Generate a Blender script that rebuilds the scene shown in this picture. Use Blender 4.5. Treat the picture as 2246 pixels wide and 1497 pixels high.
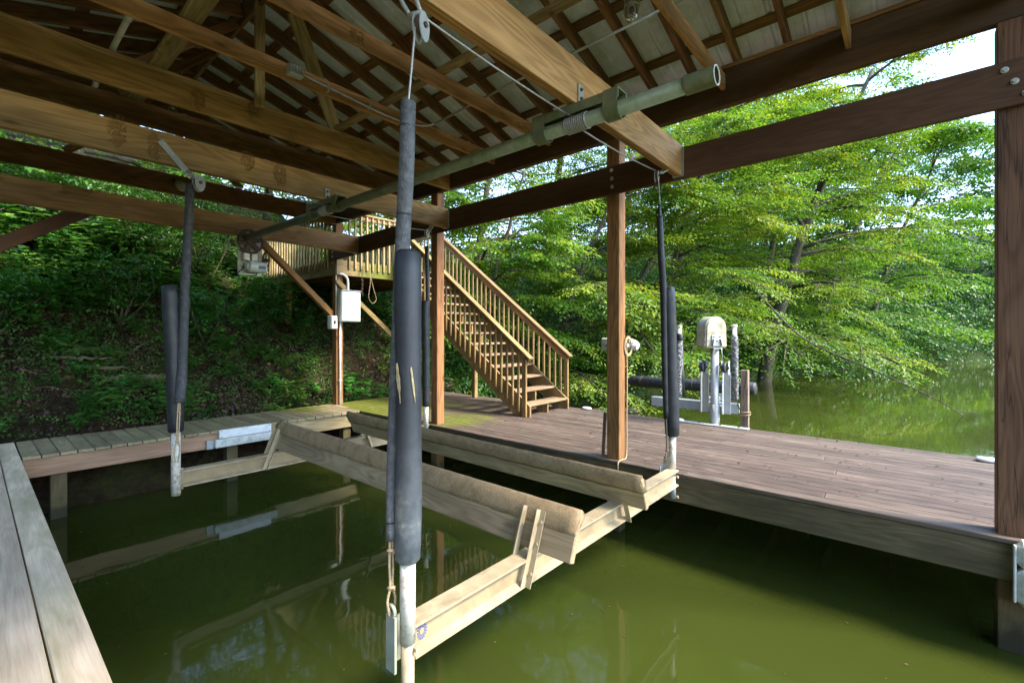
import bpy, bmesh, math, random
import numpy as np
from mathutils import Vector, Matrix
R = math.radians
random.seed(7)
rng = np.random.default_rng(7)
for o in list(bpy.data.objects): bpy.data.objects.remove(o)
scene = bpy.context.scene
COL = scene.collection

# ------------------------------------------------------------------ camera, sky, sun, exposure
cam_d = bpy.data.cameras.new('camera'); cam = bpy.data.objects.new('camera', cam_d); COL.objects.link(cam)
cam_d.sensor_width = 36.0; cam_d.lens = 1019.2 / 2246 * 36.0
cam_d.shift_y = -(748.5 - 731.2) / 2246; cam_d.clip_start = 0.05; cam_d.clip_end = 900
cam.location = (0, 0, 0); cam.rotation_euler = (R(90), 0, R(40.57 - 90))
scene.camera = cam

SUN_DIR = Vector((0.20, -0.64, 0.74)).normalized()      # towards the sun
W = bpy.data.worlds.new('World'); scene.world = W; W.use_nodes = True
wn = W.node_tree; bg = wn.nodes['Background']
sky = wn.nodes.new('ShaderNodeTexSky'); sky.sky_type = 'NISHITA'; sky.sun_disc = False
sky.sun_elevation = math.asin(SUN_DIR.z); sky.sun_rotation = math.atan2(SUN_DIR.x, SUN_DIR.y)
sky.air_density = 1.0; sky.dust_density = 0.7; sky.ozone_density = 1.5; sky.altitude = 100
wn.links.new(sky.outputs[0], bg.inputs[0]); bg.inputs[1].default_value = 0.15
sun_d = bpy.data.lights.new('sun', 'SUN'); sun_d.energy = 2.0; sun_d.angle = R(16); sun_d.color = (1.0, 0.92, 0.80)
sun = bpy.data.objects.new('sun', sun_d); COL.objects.link(sun)
sun.rotation_euler = (-SUN_DIR).to_track_quat('-Z', 'Y').to_euler(); sun.location = (5, -30, 40)
vs = scene.view_settings; vs.view_transform = 'Standard'; vs.look = 'None'; vs.gamma = 1.0
vs.exposure = 2.7; vs.use_curve_mapping = False
scene.cycles.use_denoising = True
scene.cycles.max_bounces = 7; scene.cycles.diffuse_bounces = 4; scene.cycles.glossy_bounces = 3; scene.cycles.transmission_bounces = 4; scene.cycles.transparent_max_bounces = 4
scene.cycles.sample_clamp_indirect = 8.0; scene.cycles.caustics_reflective = False; scene.cycles.caustics_refractive = False

WATER = -2.12; DECK = -1.35

# ------------------------------------------------------------------ materials
class NT:
    def __init__(s, name):
        s.m = bpy.data.materials.new(name); s.m.use_nodes = True; s.t = s.m.node_tree
        s.b = s.t.nodes['Principled BSDF']
    def n(s, typ, **kw):
        nd = s.t.nodes.new(typ)
        for k, v in kw.items():
            if k.startswith('i_'):
                key = k[2:]; key = int(key) if key.isdigit() else key
                if hasattr(v, 'outputs') or isinstance(v, bpy.types.NodeSocket): s.l(v, nd.inputs[key])
                else: nd.inputs[key].default_value = v
            else: setattr(nd, k, v)
        return nd
    def l(s, a, b): s.t.links.new(a.outputs[0] if hasattr(a, 'outputs') else a, b)
    def ramp(s, fac, stops):
        r = s.t.nodes.new('ShaderNodeValToRGB'); e = r.color_ramp.elements
        while len(e) < len(stops): e.new(0.5)
        for i, (p, c) in enumerate(stops):
            e[i].position = p; e[i].color = (*c, 1) if len(c) == 3 else c
        s.l(fac, r.inputs[0]); return r
    def mix(s, fac, a, b, mode='MIX'):
        m = s.t.nodes.new('ShaderNodeMix'); m.data_type = 'RGBA'; m.blend_type = mode
        for v, i in ((fac, 0), (a, 6), (b, 7)):
            if isinstance(v, (int, float)): m.inputs[i].default_value = v
            elif isinstance(v, tuple): m.inputs[i].default_value = (*v, 1) if len(v) == 3 else v
            else: s.l(v, m.inputs[i])
        return m.outputs[2]
    def math(s, op, a, b=0.0, clamp=False):
        m = s.t.nodes.new('ShaderNodeMath'); m.operation = op; m.use_clamp = clamp
        for i, v in enumerate((a, b)):
            if isinstance(v, (int, float)): m.inputs[i].default_value = v
            else: s.l(v, m.inputs[i])
        return m.outputs[0]
    def bump(s, h, strength=0.3, dist=0.01):
        b = s.n('ShaderNodeBump', i_Strength=strength, i_Distance=dist); s.l(h, b.inputs['Height']); s.l(b, s.b.inputs['Normal'])

def objvec(t, off=True):
    tc = t.n('ShaderNodeTexCoord'); v = tc.outputs['Object']
    if off:
        oi = t.n('ShaderNodeObjectInfo')
        mu = t.n('ShaderNodeVectorMath', operation='SCALE'); mu.inputs[0].default_value = (37.0, 51.0, 23.0)
        t.l(oi.outputs['Random'], mu.inputs['Scale'])
        ad = t.n('ShaderNodeVectorMath', operation='ADD'); t.l(v, ad.inputs[0]); t.l(mu, ad.inputs[1]); v = ad.outputs[0]
        return v, oi.outputs['Random']
    return v, None

def wood(name, dark, light, knots=1.0, vary=0.25, stain=None, stain_amt=0.0, rough=0.72, ring=0.55, moss=None, streak=1.0, cracks=0.0, relief=False, wet=False):
    t = NT(name); v, rnd = objvec(t)
    mp = t.n('ShaderNodeMapping', i_Scale=(1.1, 30, 30)); t.l(v, mp.inputs[0])
    fine = t.n('ShaderNodeTexNoise', i_Scale=3.2, i_Detail=4.0, i_Roughness=0.65, i_Distortion=0.4); t.l(mp, fine.inputs['Vector'])
    # growth rings: distance from a heart that wanders along the length
    mp2 = t.n('ShaderNodeMapping', i_Scale=(0.55, 4.2, 4.2)); t.l(v, mp2.inputs[0])
    wob = t.n('ShaderNodeTexNoise', i_Scale=1.0, i_Detail=2.0, i_Distortion=0.3); t.l(mp2, wob.inputs['Vector'])
    rg = t.math('SINE', t.math('MULTIPLY', wob.outputs[0], 95.0))
    rg = t.math('MULTIPLY_ADD', rg, 0.5, False) if False else t.math('ADD', t.math('MULTIPLY', rg, 0.5), 0.5)
    g = t.math('ADD', t.math('MULTIPLY', fine.outputs[0], 1.0 - ring * 0.5), t.math('MULTIPLY', rg, ring * 0.5))
    mid = tuple((a + b) / 2 for a, b in zip(dark, light))
    col = t.ramp(g, [(0.25, dark), (0.5, mid), (0.78, light)]).outputs[0]
    # large blotches
    bl = t.n('ShaderNodeTexNoise', i_Scale=1.4, i_Detail=2.0, i_Roughness=0.6); mpb = t.n('ShaderNodeMapping', i_Scale=(0.8, 3, 3)); t.l(v, mpb.inputs[0]); t.l(mpb, bl.inputs['Vector'])
    blf = t.ramp(bl.outputs[0], [(0.35, (0.72, 0.72, 0.72)), (0.65, (1.12, 1.12, 1.12))]).outputs[0]
    col = t.mix(1.0, col, blf, 'MULTIPLY')
    if stain:
        sn = t.n('ShaderNodeTexNoise', i_Scale=2.3, i_Detail=4.0, i_Roughness=0.7); mps = t.n('ShaderNodeMapping', i_Scale=(0.5, 2.5, 2.5)); t.l(v, mps.inputs[0]); t.l(mps, sn.inputs['Vector'])
        sf = t.ramp(sn.outputs[0], [(0.45, (0, 0, 0)), (0.7, (stain_amt,) * 3)]).outputs[0]
        col = t.mix(sf, col, stain)
    if knots > 0:
        vo = t.n('ShaderNodeTexVoronoi', i_Scale=1.0, i_Randomness=1.0); mpk = t.n('ShaderNodeMapping', i_Scale=(1.6, 5.5, 5.5)); t.l(v, mpk.inputs[0]); t.l(mpk, vo.inputs['Vector'])
        kf = t.ramp(vo.outputs['Distance'], [(0.03, (knots,) * 3), (0.13, (0, 0, 0))]).outputs[0]
        col = t.mix(kf, col, tuple(c * 0.28 for c in dark))
    if cracks:
        mpc = t.n('ShaderNodeMapping', i_Scale=(0.35, 9, 9)); t.l(v, mpc.inputs[0])
        cn = t.n('ShaderNodeTexNoise', i_Scale=1.7, i_Detail=3.0); t.l(mpc, cn.inputs['Vector'])
        cf = t.ramp(t.math('ABSOLUTE', t.math('SUBTRACT', cn.outputs[0], 0.5)), [(0.004, (cracks,) * 3), (0.014, (0, 0, 0))]).outputs[0]
        col = t.mix(cf, col, tuple(c * 0.15 for c in dark))
    br = t.math('ADD', t.math('MULTIPLY', rnd, vary), 1.0 - vary / 2)
    hsv = t.n('ShaderNodeHueSaturation', i_Saturation=1.0); t.l(col, hsv.inputs['Color']); t.l(br, hsv.inputs['Value'])
    t.l(t.math('ADD', t.math('MULTIPLY', t.math('FRACT', t.math('MULTIPLY', rnd, 7.31)), 0.02), 0.49), hsv.inputs['Hue'])
    col = hsv.outputs[0]
    if moss:
        # moss keeps to one damp corner of the place: (x, y, radius, amount)
        ge = t.n('ShaderNodeNewGeometry'); sep = t.n('ShaderNodeSeparateXYZ'); t.l(ge.outputs['Position'], sep.inputs[0])
        best = None
        for (mx, my, mr, amt) in moss:
            dx = t.math('SUBTRACT', sep.outputs[0], mx); dy = t.math('SUBTRACT', sep.outputs[1], my)
            dd = t.math('SQRT', t.math('ADD', t.math('MULTIPLY', dx, dx), t.math('MULTIPLY', dy, dy)))
            f = t.math('MULTIPLY', t.math('SUBTRACT', 1.0, t.math('DIVIDE', dd, mr), True), amt)
            best = f if best is None else t.math('MAXIMUM', best, f)
        mn = t.n('ShaderNodeTexNoise', i_Scale=3.0, i_Detail=8.0, i_Roughness=0.72); t.l(ge.outputs['Position'], mn.inputs['Vector'])
        mf = t.ramp(t.math('ADD', t.math('MULTIPLY', best, 0.62), t.math('MULTIPLY', mn.outputs[0], 0.62)), [(0.52, (0, 0, 0)), (0.72, (0.95, 0.95, 0.95))]).outputs[0]
        col = t.mix(mf, col, t.ramp(fine.outputs[0], [(0.3, (0.045, 0.06, 0.008)), (0.7, (0.16, 0.17, 0.02))]).outputs[0])
    if wet:     # algae and damp on timber that stands in the lake
        ge = t.n('ShaderNodeNewGeometry'); sep = t.n('ShaderNodeSeparateXYZ'); t.l(ge.outputs['Position'], sep.inputs[0])
        wnz = t.n('ShaderNodeTexNoise', i_Scale=7.0, i_Detail=4.0); t.l(ge.outputs['Position'], wnz.inputs['Vector'])
        lvl = t.math('ADD', sep.outputs[2], t.math('MULTIPLY', wnz.outputs[0], 0.35))
        m1 = t.n('ShaderNodeMapRange', i_1=-1.30, i_2=-1.75); t.l(lvl, m1.inputs[0]); col = t.mix(t.math('MULTIPLY', m1.outputs[0], 0.6), col, (0.085, 0.085, 0.030))
        m2 = t.n('ShaderNodeMapRange', i_1=-1.72, i_2=-1.86); t.l(lvl, m2.inputs[0]); col = t.mix(t.math('MULTIPLY', m2.outputs[0], 0.85), col, (0.018, 0.017, 0.010))
    t.l(col, t.b.inputs['Base Color'])
    t.l(t.math('ADD', t.math('MULTIPLY', fine.outputs[0], 0.25), rough - 0.12), t.b.inputs['Roughness'])
    t.b.inputs['Specular IOR Level'].default_value = 0.3
    if relief: t.bump(fine.outputs[0], 0.35, 0.004)
    return t.m

def plain(name, col, rough=0.6, metal=0.0, var=0.15, scale=6.0, dirt=None, dirt_amt=0.5, dirt_scale=3.0, bump=0.0, bscale=60.0, spec=0.4, streak=(1, 1, 1)):
    t = NT(name); v, rnd = objvec(t)
    mp = t.n('ShaderNodeMapping', i_Scale=streak); t.l(v, mp.inputs[0]); v = mp.outputs[0]
    nz = t.n('ShaderNodeTexNoise', i_Scale=scale, i_Detail=6.0, i_Roughness=0.65); t.l(v, nz.inputs['Vector'])
    c = t.ramp(nz.outputs[0], [(0.3, tuple(x * (1 - var) for x in col)), (0.7, tuple(min(1, x * (1 + var)) for x in col))]).outputs[0]
    if dirt:
        dn = t.n('ShaderNodeTexNoise', i_Scale=dirt_scale, i_Detail=9.0, i_Roughness=0.75); t.l(v, dn.inputs['Vector'])
        df = t.ramp(dn.outputs[0], [(0.46, (0, 0, 0)), (0.66, (dirt_amt,) * 3)]).outputs[0]
        c = t.mix(df, c, dirt)
    t.l(c, t.b.inputs['Base Color']); t.b.inputs['Metallic'].default_value = metal
    t.l(t.math('ADD', t.math('MULTIPLY', nz.outputs[0], 0.3), rough - 0.15), t.b.inputs['Roughness'])
    t.b.inputs['Specular IOR Level'].default_value = spec
    if bump:
        bn = t.n('ShaderNodeTexNoise', i_Scale=bscale, i_Detail=4.0); t.l(v, bn.inputs['Vector']); t.bump(bn.outputs[0], bump, 0.01)
    return t.m

def leaf_mat(name, stops, trans=0.45, rough=0.45, hue=0.03, val=0.35):
    t = NT(name)
    at = t.n('ShaderNodeAttribute', attribute_name='lv'); oi = t.n('ShaderNodeObjectInfo')
    c = t.ramp(at.outputs['Fac'], stops).outputs[0]
    hs = t.n('ShaderNodeHueSaturation'); t.l(c, hs.inputs['Color'])
    t.l(t.math('ADD', t.math('MULTIPLY', oi.outputs['Random'], hue), 0.5 - hue / 2), hs.inputs['Hue'])
    t.l(t.math('ADD', t.math('MULTIPLY', t.math('FRACT', t.math('MULTIPLY', oi.outputs['Random'], 9.7)), val), 1 - val / 2), hs.inputs['Value'])
    t.l(hs, t.b.inputs['Base Color']); t.b.inputs['Roughness'].default_value = rough; t.b.inputs['Specular IOR Level'].default_value = 0.35
    if trans > 0:
        tr = t.n('ShaderNodeBsdfTranslucent')
        tc = t.mix(1.0, hs.outputs[0], (1.25, 1.2, 0.6), 'MULTIPLY'); t.l(tc, tr.inputs[0])
        mx = t.n('ShaderNodeMixShader'); mx.inputs[0].default_value = trans
        t.l(t.b, mx.inputs[1]); t.l(tr, mx.inputs[2]); t.l(mx, t.t.nodes['Material Output'].inputs[0])
    return t.m

M = {}
M['beam'] = wood('pine beam', (0.29, 0.148, 0.050), (0.54, 0.315, 0.128), knots=0.8, stain=(0.17, 0.12, 0.05), stain_amt=0.35)
M['header'] = wood('dark brown header', (0.070, 0.034, 0.016), (0.14, 0.068, 0.032), knots=0.6, ring=0.3)  # header and eave timber, darker brown than the cross beams
M['rafter'] = wood('rafter pine', (0.135, 0.064, 0.024), (0.30, 0.155, 0.060), knots=0.8, stain=(0.05, 0.03, 0.015), stain_amt=0.4)
M['post'] = wood('post pine', (0.18, 0.084, 0.027), (0.34, 0.172, 0.060), knots=0.9, cracks=0.55, wet=True)
M['postdark'] = wood('dark post pine', (0.095, 0.047, 0.022), (0.20, 0.105, 0.048), knots=0.7, cracks=0.55, wet=True)  # post pine in darker tones, for the nearest right post
M['pale'] = wood('pale stud', (0.26, 0.18, 0.075), (0.50, 0.38, 0.19), knots=0.7, stain=(0.14, 0.12, 0.05), stain_amt=0.5)
MOSS = [(4.9, 7.6, 2.7, 1.0), (5.0, 5.4, 1.3, 0.75), (3.9, 8.4, 1.1, 0.85)]
M['deck'] = wood('weathered deck', (0.046, 0.032, 0.023), (0.165, 0.122, 0.092), knots=0.4, ring=0.35, stain=(0.095, 0.06, 0.044), stain_amt=0.6, rough=0.66, moss=MOSS, vary=0.4, relief=True)
M['walk'] = wood('grey green planks', (0.20, 0.155, 0.082), (0.40, 0.325, 0.19), knots=0.5, ring=0.4, stain=(0.20, 0.165, 0.075), stain_amt=0.4, moss=[(3.9, 8.3, 1.0, 0.8)])
M['left'] = wood('bleached dock boards', (0.52, 0.385, 0.25), (0.74, 0.60, 0.43), knots=0.5, ring=0.3, stain=(0.26, 0.25, 0.11), stain_amt=0.55, relief=True)
M['rim'] = wood('damp rim board', (0.070, 0.047, 0.024), (0.185, 0.132, 0.075), knots=0.6, ring=0.35, stain=(0.032, 0.028, 0.013), stain_amt=0.7, wet=True)
M['redface'] = wood('red brown fascia', (0.25, 0.13, 0.075), (0.44, 0.26, 0.165), knots=0.6, ring=0.25, vary=0.1)
M['paleface'] = wood('pale fascia', (0.24, 0.185, 0.09), (0.45, 0.36, 0.20), knots=0.6)
M['stair'] = wood('stair pine', (0.16, 0.098, 0.034), (0.36, 0.235, 0.092), knots=0.6, stain=(0.10, 0.085, 0.03), stain_amt=0.5)
M['tread'] = wood('worn tread', (0.16, 0.10, 0.05), (0.34, 0.23, 0.13), knots=0.5, ring=0.4)
M['mossyface'] = wood('mossy landing fascia', (0.17, 0.11, 0.045), (0.40, 0.28, 0.13), knots=0.5, moss=[(5.5, 8.2, 0.95, 1.0)])
M['bunk'] = wood('bunk board', (0.28, 0.20, 0.10), (0.47, 0.36, 0.21), knots=0.5, ring=0.5)
M['stake'] = wood('grey stake', (0.13, 0.09, 0.06), (0.30, 0.22, 0.16), knots=0.3, cracks=0.9)
M['ibeam'] = plain('dusty cream steel', (0.42, 0.335, 0.205), 0.6, 0.0, 0.22, 5, dirt=(0.22, 0.165, 0.095), dirt_amt=0.7, dirt_scale=6)
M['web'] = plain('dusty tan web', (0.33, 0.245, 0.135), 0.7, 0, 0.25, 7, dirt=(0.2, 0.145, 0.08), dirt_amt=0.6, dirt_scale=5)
M['hook'] = plain('grey green hook steel', (0.36, 0.37, 0.29), 0.55, 0.1, 0.2, 9, dirt=(0.26, 0.24, 0.16), dirt_amt=0.5)
M['sleevedark'] = plain('dark foam sleeve', (0.034, 0.036, 0.040), 0.6, 0, 0.35, 24, dirt=(0.16, 0.155, 0.14), dirt_amt=0.4, dirt_scale=26, bump=0.6, bscale=120)
M['carpet'] = plain('tan carpet', (0.40, 0.285, 0.16), 0.95, 0, 0.3, 90, dirt=(0.20, 0.13, 0.065), dirt_amt=0.7, dirt_scale=8, bump=0.7, bscale=330, spec=0.1)
M['foam'] = plain('black vinyl pad', (0.014, 0.015, 0.018), 0.5, 0, 0.4, 14, dirt=(0.14, 0.135, 0.11), dirt_amt=0.18, dirt_scale=9, bump=0.15, bscale=90)
M['sleeve'] = plain('grey foam sleeve', (0.075, 0.078, 0.083), 0.62, 0, 0.35, 24, dirt=(0.26, 0.25, 0.22), dirt_amt=0.45, dirt_scale=26, bump=0.6, bscale=120)
M['wornpad'] = plain('worn lower pad', (0.045, 0.052, 0.06), 0.55, 0, 0.4, 12, dirt=(0.36, 0.34, 0.27), dirt_amt=0.75, dirt_scale=6, bump=0.3, bscale=90)
t = NT('pad worn below'); v, _ = objvec(t, False)
sx = t.n('ShaderNodeSeparateXYZ'); t.l(v, sx.inputs[0]); pn = t.n('ShaderNodeTexNoise', i_Scale=9.0, i_Detail=6.0, i_Roughness=0.7); t.l(v, pn.inputs['Vector'])
pf = t.n('ShaderNodeMapRange', i_1=-0.10, i_2=-0.70); t.l(t.math('ADD', sx.outputs[2], t.math('MULTIPLY', pn.outputs[0], 0.5)), pf.inputs[0])
c = t.ramp(pn.outputs[0], [(0.35, (0.018, 0.020, 0.025)), (0.7, (0.034, 0.037, 0.044))]).outputs[0]
w_ = t.ramp(pn.outputs[0], [(0.40, (0.055, 0.066, 0.076)), (0.56, (0.12, 0.138, 0.145)), (0.68, (0.36, 0.34, 0.27))]).outputs[0]
t.l(t.mix(pf.outputs[0], c, w_), t.b.inputs['Base Color']); t.b.inputs['Roughness'].default_value = 0.5; t.bump(pn.outputs[0], 0.3, 0.01); M['nearpad'] = t.m
M['scuff'] = plain('torn foam core', (0.42, 0.34, 0.18), 0.8, 0, 0.5, 40)
M['pvc'] = plain('stained white pvc', (0.60, 0.575, 0.49), 0.4, 0, 0.1, 8, dirt=(0.26, 0.15, 0.07), dirt_amt=0.9, dirt_scale=34)
M['galv'] = plain('galvanised steel', (0.46, 0.48, 0.47), 0.45, 0.55, 0.2, 14, dirt=(0.22, 0.2, 0.15), dirt_amt=0.4)
M['galvpale'] = plain('pale galvanised steel', (0.37, 0.39, 0.385), 0.5, 0.15, 0.15, 9, dirt=(0.3, 0.29, 0.25), dirt_amt=0.4)
M['steelplate'] = plain('dull steel plate', (0.33, 0.36, 0.31), 0.5, 0.3, 0.2, 18, dirt=(0.18, 0.17, 0.10), dirt_amt=0.5)
M['drive'] = plain('algae stained pipe', (0.185, 0.20, 0.12), 0.55, 0.25, 0.25, 7, dirt=(0.08, 0.12, 0.03), dirt_amt=0.8, dirt_scale=5)
M['drivering'] = plain('bright pipe rim', (0.6, 0.6, 0.55), 0.5, 0.2)
M['cable'] = plain('wire rope', (0.34, 0.34, 0.31), 0.5, 0.5, 0.4, 150)
M['rope'] = plain('tan rope', (0.40, 0.29, 0.17), 0.9, 0, 0.35, 90, bump=0.6, bscale=200)
M['whitebox'] = plain('painted white box', (0.70, 0.70, 0.66), 0.5, 0, 0.06, 5, dirt=(0.38, 0.36, 0.25), dirt_amt=0.45, dirt_scale=9, streak=(1, 1, 0.3))
M['greybox'] = plain('grey enamel box', (0.52, 0.56, 0.53), 0.45, 0.1, 0.1, 6, dirt=(0.36, 0.40, 0.33), dirt_amt=0.6, dirt_scale=12)
M['white'] = plain('white plastic', (0.78, 0.79, 0.78), 0.45, 0, 0.06, 6, dirt=(0.42, 0.41, 0.36), dirt_amt=0.5, dirt_scale=8)
M['bumper'] = plain('dirty white bumper', (0.62, 0.62, 0.57), 0.5, 0, 0.1, 9, dirt=(0.33, 0.34, 0.24), dirt_amt=0.8, dirt_scale=14)
M['hood'] = plain('lichened hood', (0.47, 0.44, 0.34), 0.6, 0, 0.15, 9, dirt=(0.20, 0.20, 0.07), dirt_amt=0.8, dirt_scale=8)
M['bird'] = plain('splashed black sleeve', (0.045, 0.047, 0.05), 0.6, 0, 0.3, 10, dirt=(0.5, 0.5, 0.46), dirt_amt=0.8, dirt_scale=26)
M['black'] = plain('black rubber', (0.012, 0.013, 0.015), 0.5, 0, 0.3, 12, dirt=(0.35, 0.35, 0.32), dirt_amt=0.22, dirt_scale=26)
M['rust'] = plain('rusty iron', (0.095, 0.062, 0.045), 0.75, 0.3, 0.4, 18)
M['bolt'] = plain('zinc bolt', (0.52, 0.5, 0.44), 0.5, 0.5, 0.3, 30)
M['label'] = plain('blue label', (0.06, 0.10, 0.26), 0.5)
M['nest'] = plain('dry mud nest', (0.52, 0.36, 0.17), 0.95, 0, 0.3, 50, dirt=(0.2, 0.12, 0.05), dirt_amt=0.5, dirt_scale=45, bump=0.8, bscale=120)
M['panel'] = plain('white roof metal', (0.74, 0.84, 0.97), 0.55, 0.0, 0.08, 4, dirt=(0.45, 0.43, 0.38), dirt_amt=0.45, dirt_scale=5)
M['glass'] = None
t = NT('jar glass'); t.b.inputs['Base Color'].default_value = (0.92, 0.95, 0.92, 1); t.b.inputs['Transmission Weight'].default_value = 0.9; t.b.inputs['Roughness'].default_value = 0.08; M['glass'] = t.m
M['bark'] = plain('bark', (0.060, 0.044, 0.030), 0.9, 0, 0.45, 9, bump=0.9, bscale=22, dirt=(0.12, 0.13, 0.09), dirt_amt=0.5, streak=(1, 1, 0.35))
M['rock'] = plain('ledge rock', (0.19, 0.15, 0.095), 0.9, 0, 0.4, 4, dirt=(0.06, 0.075, 0.02), dirt_amt=0.75, dirt_scale=4, bump=0.8, bscale=14)
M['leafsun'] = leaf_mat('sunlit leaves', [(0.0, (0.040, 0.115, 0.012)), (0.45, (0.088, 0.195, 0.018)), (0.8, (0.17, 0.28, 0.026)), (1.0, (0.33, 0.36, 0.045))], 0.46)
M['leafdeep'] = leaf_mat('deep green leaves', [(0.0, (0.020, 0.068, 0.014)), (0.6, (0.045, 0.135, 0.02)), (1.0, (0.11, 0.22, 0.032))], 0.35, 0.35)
M['leafherb'] = leaf_mat('herb leaves', [(0.0, (0.032, 0.110, 0.020)), (0.6, (0.070, 0.195, 0.028)), (1.0, (0.16, 0.29, 0.045))], 0.35, 0.32)
M['fern'] = leaf_mat('fern leaves', [(0.0, (0.035, 0.085, 0.012)), (1.0, (0.12, 0.19, 0.03))], 0.35, 0.5)
M['litter'] = leaf_mat('dead leaves', [(0.0, (0.016, 0.009, 0.006)), (0.6, (0.06, 0.030, 0.017)), (1.0, (0.13, 0.072, 0.040))], 0.0, 0.6, 0.0, 0.0)
M['moss'] = leaf_mat('moss', [(0.0, (0.03, 0.05, 0.01)), (1.0, (0.09, 0.12, 0.02))], 0.0, 0.9, 0.0, 0.0)

# terrain: soil, litter, moss by noise
t = NT('bank soil'); v, _ = objvec(t, False)
n1 = t.n('ShaderNodeTexNoise', i_Scale=1.1, i_Detail=9.0, i_Roughness=0.7); t.l(v, n1.inputs['Vector'])
n2 = t.n('ShaderNodeTexNoise', i_Scale=13.0, i_Detail=6.0, i_Roughness=0.7); t.l(v, n2.inputs['Vector'])
c = t.ramp(n2.outputs[0], [(0.3, (0.007, 0.005, 0.003)), (0.5, (0.024, 0.015, 0.008)), (0.72, (0.065, 0.038, 0.018))]).outputs[0]
c = t.mix(t.ramp(n1.outputs[0], [(0.5, (0, 0, 0)), (0.66, (0.8, 0.8, 0.8))]).outputs[0], c, (0.045, 0.055, 0.012))
sx = t.n('ShaderNodeSeparateXYZ'); t.l(v, sx.inputs[0]); gf = t.n('ShaderNodeMapRange', i_1=7.5, i_2=12.0); t.l(sx.outputs[0], gf.inputs[0])
c = t.mix(t.math('MULTIPLY', gf.outputs[0], 0.85), c, t.ramp(n2.outputs[0], [(0.35, (0.012, 0.024, 0.006)), (0.65, (0.045, 0.075, 0.014))]).outputs[0])
t.l(c, t.b.inputs['Base Color']); t.b.inputs['Roughness'].default_value = 0.95; t.b.inputs['Specular IOR Level'].default_value = 0.15
t.bump(n2.outputs[0], 0.9, 0.05); M['soil'] = t.m
# lake water: murky green body under a clear skin
t = NT('lake water'); v, _ = objvec(t, False)
t.b.inputs['Base Color'].default_value = (0.032, 0.042, 0.007, 1); t.b.inputs['Roughness'].default_value = 0.045; t.b.inputs['IOR'].default_value = 1.33
mp = t.n('ShaderNodeMapping', i_Scale=(0.9, 1.6, 1)); t.l(v, mp.inputs[0])
w1 = t.n('ShaderNodeTexNoise', i_Scale=1.3, i_Detail=3.0, i_Roughness=0.5); t.l(mp, w1.inputs['Vector'])
t.bump(w1.outputs[0], 0.045, 0.08); M['water'] = t.m

# ------------------------------------------------------------------ mesh helpers
def link(name, me, parent=None, mw=None):
    o = bpy.data.objects.new(name, me); COL.objects.link(o)
    if mw is not None: o.matrix_basis = mw
    if parent is not None: adopt(o, parent)
    return o
def world_of(o):
    m = o.matrix_basis.copy()
    if o.parent is not None: m = world_of(o.parent) @ o.matrix_parent_inverse @ m
    return m
def adopt(o, parent):
    o.parent = parent; o.matrix_parent_inverse = world_of(parent).inverted()
def tag(o, label=None, cat=None, group=None, kind=None):
    if label: o['label'] = label
    if cat: o['category'] = cat
    if group: o['group'] = group
    if kind: o['kind'] = kind
    return o
def thing(name, loc, label, cat, group=None):
    e = bpy.data.objects.new(name, None); COL.objects.link(e); e.location = loc; e.empty_display_size = 0.2
    return tag(e, label, cat, group)
CACHE = {}
def box_me(L, w, t, mat, bev):
    key = ('b', round(L, 3), round(w, 4), round(t, 4), mat, round(bev, 4))
    if key in CACHE: return CACHE[key]
    bm = bmesh.new(); bmesh.ops.create_cube(bm, size=1.0)
    for v in bm.verts: v.co = Vector((v.co.x * L, v.co.y * w, v.co.z * t))
    if bev > 0: bmesh.ops.bevel(bm, geom=bm.edges[:], offset=min(bev, t * .3, w * .3, L * .3), segments=1, affect='EDGES')
    me = bpy.data.meshes.new('piece'); bm.to_mesh(me); bm.free(); me.materials.append(M[mat]); CACHE[key] = me
    return me
def frame(p0, p1, up):
    p0, p1, up = Vector(p0), Vector(p1), Vector(up)
    x = (p1 - p0).normalized(); y = up.cross(x)
    if y.length < 1e-4: y = Vector((0, 1, 0)).cross(x)
    y.normalize(); z = x.cross(y)
    m = Matrix((x, y, z)).transposed().to_4x4(); m.translation = (p0 + p1) / 2
    return m
def board(name, p0, p1, w, t, mat, parent=None, up=(0, 0, 1), bev=0.004):
    """w across, t along 'up'"""
    L = (Vector(p1) - Vector(p0)).length
    return link(name, box_me(L, w, t, mat, bev), parent, frame(p0, p1, up))
def block(name, x0, x1, y0, y1, z0, z1, mat, parent=None, axis='x', bev=0.004):
    cx, cy, cz = (x0 + x1) / 2, (y0 + y1) / 2, (z0 + z1) / 2
    if axis == 'x': return board(name, (x0, cy, cz), (x1, cy, cz), y1 - y0, z1 - z0, mat, parent, bev=bev)
    if axis == 'y': return board(name, (cx, y0, cz), (cx, y1, cz), x1 - x0, z1 - z0, mat, parent, bev=bev)
    return board(name, (cx, cy, z0), (cx, cy, z1), y1 - y0, x1 - x0, mat, parent, up=(1, 0, 0), bev=bev)
def mesh_obj(name, vs_, fs, mat, parent=None, smooth=False, mw=None):
    me = bpy.data.meshes.new(name); me.from_pydata([tuple(v) for v in vs_], [], fs); me.update()
    if smooth:
        me.polygons.foreach_set('use_smooth', [True] * len(me.polygons))
    me.materials.append(M[mat] if isinstance(mat, str) else mat)
    return link(name, me, parent, mw)
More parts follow.
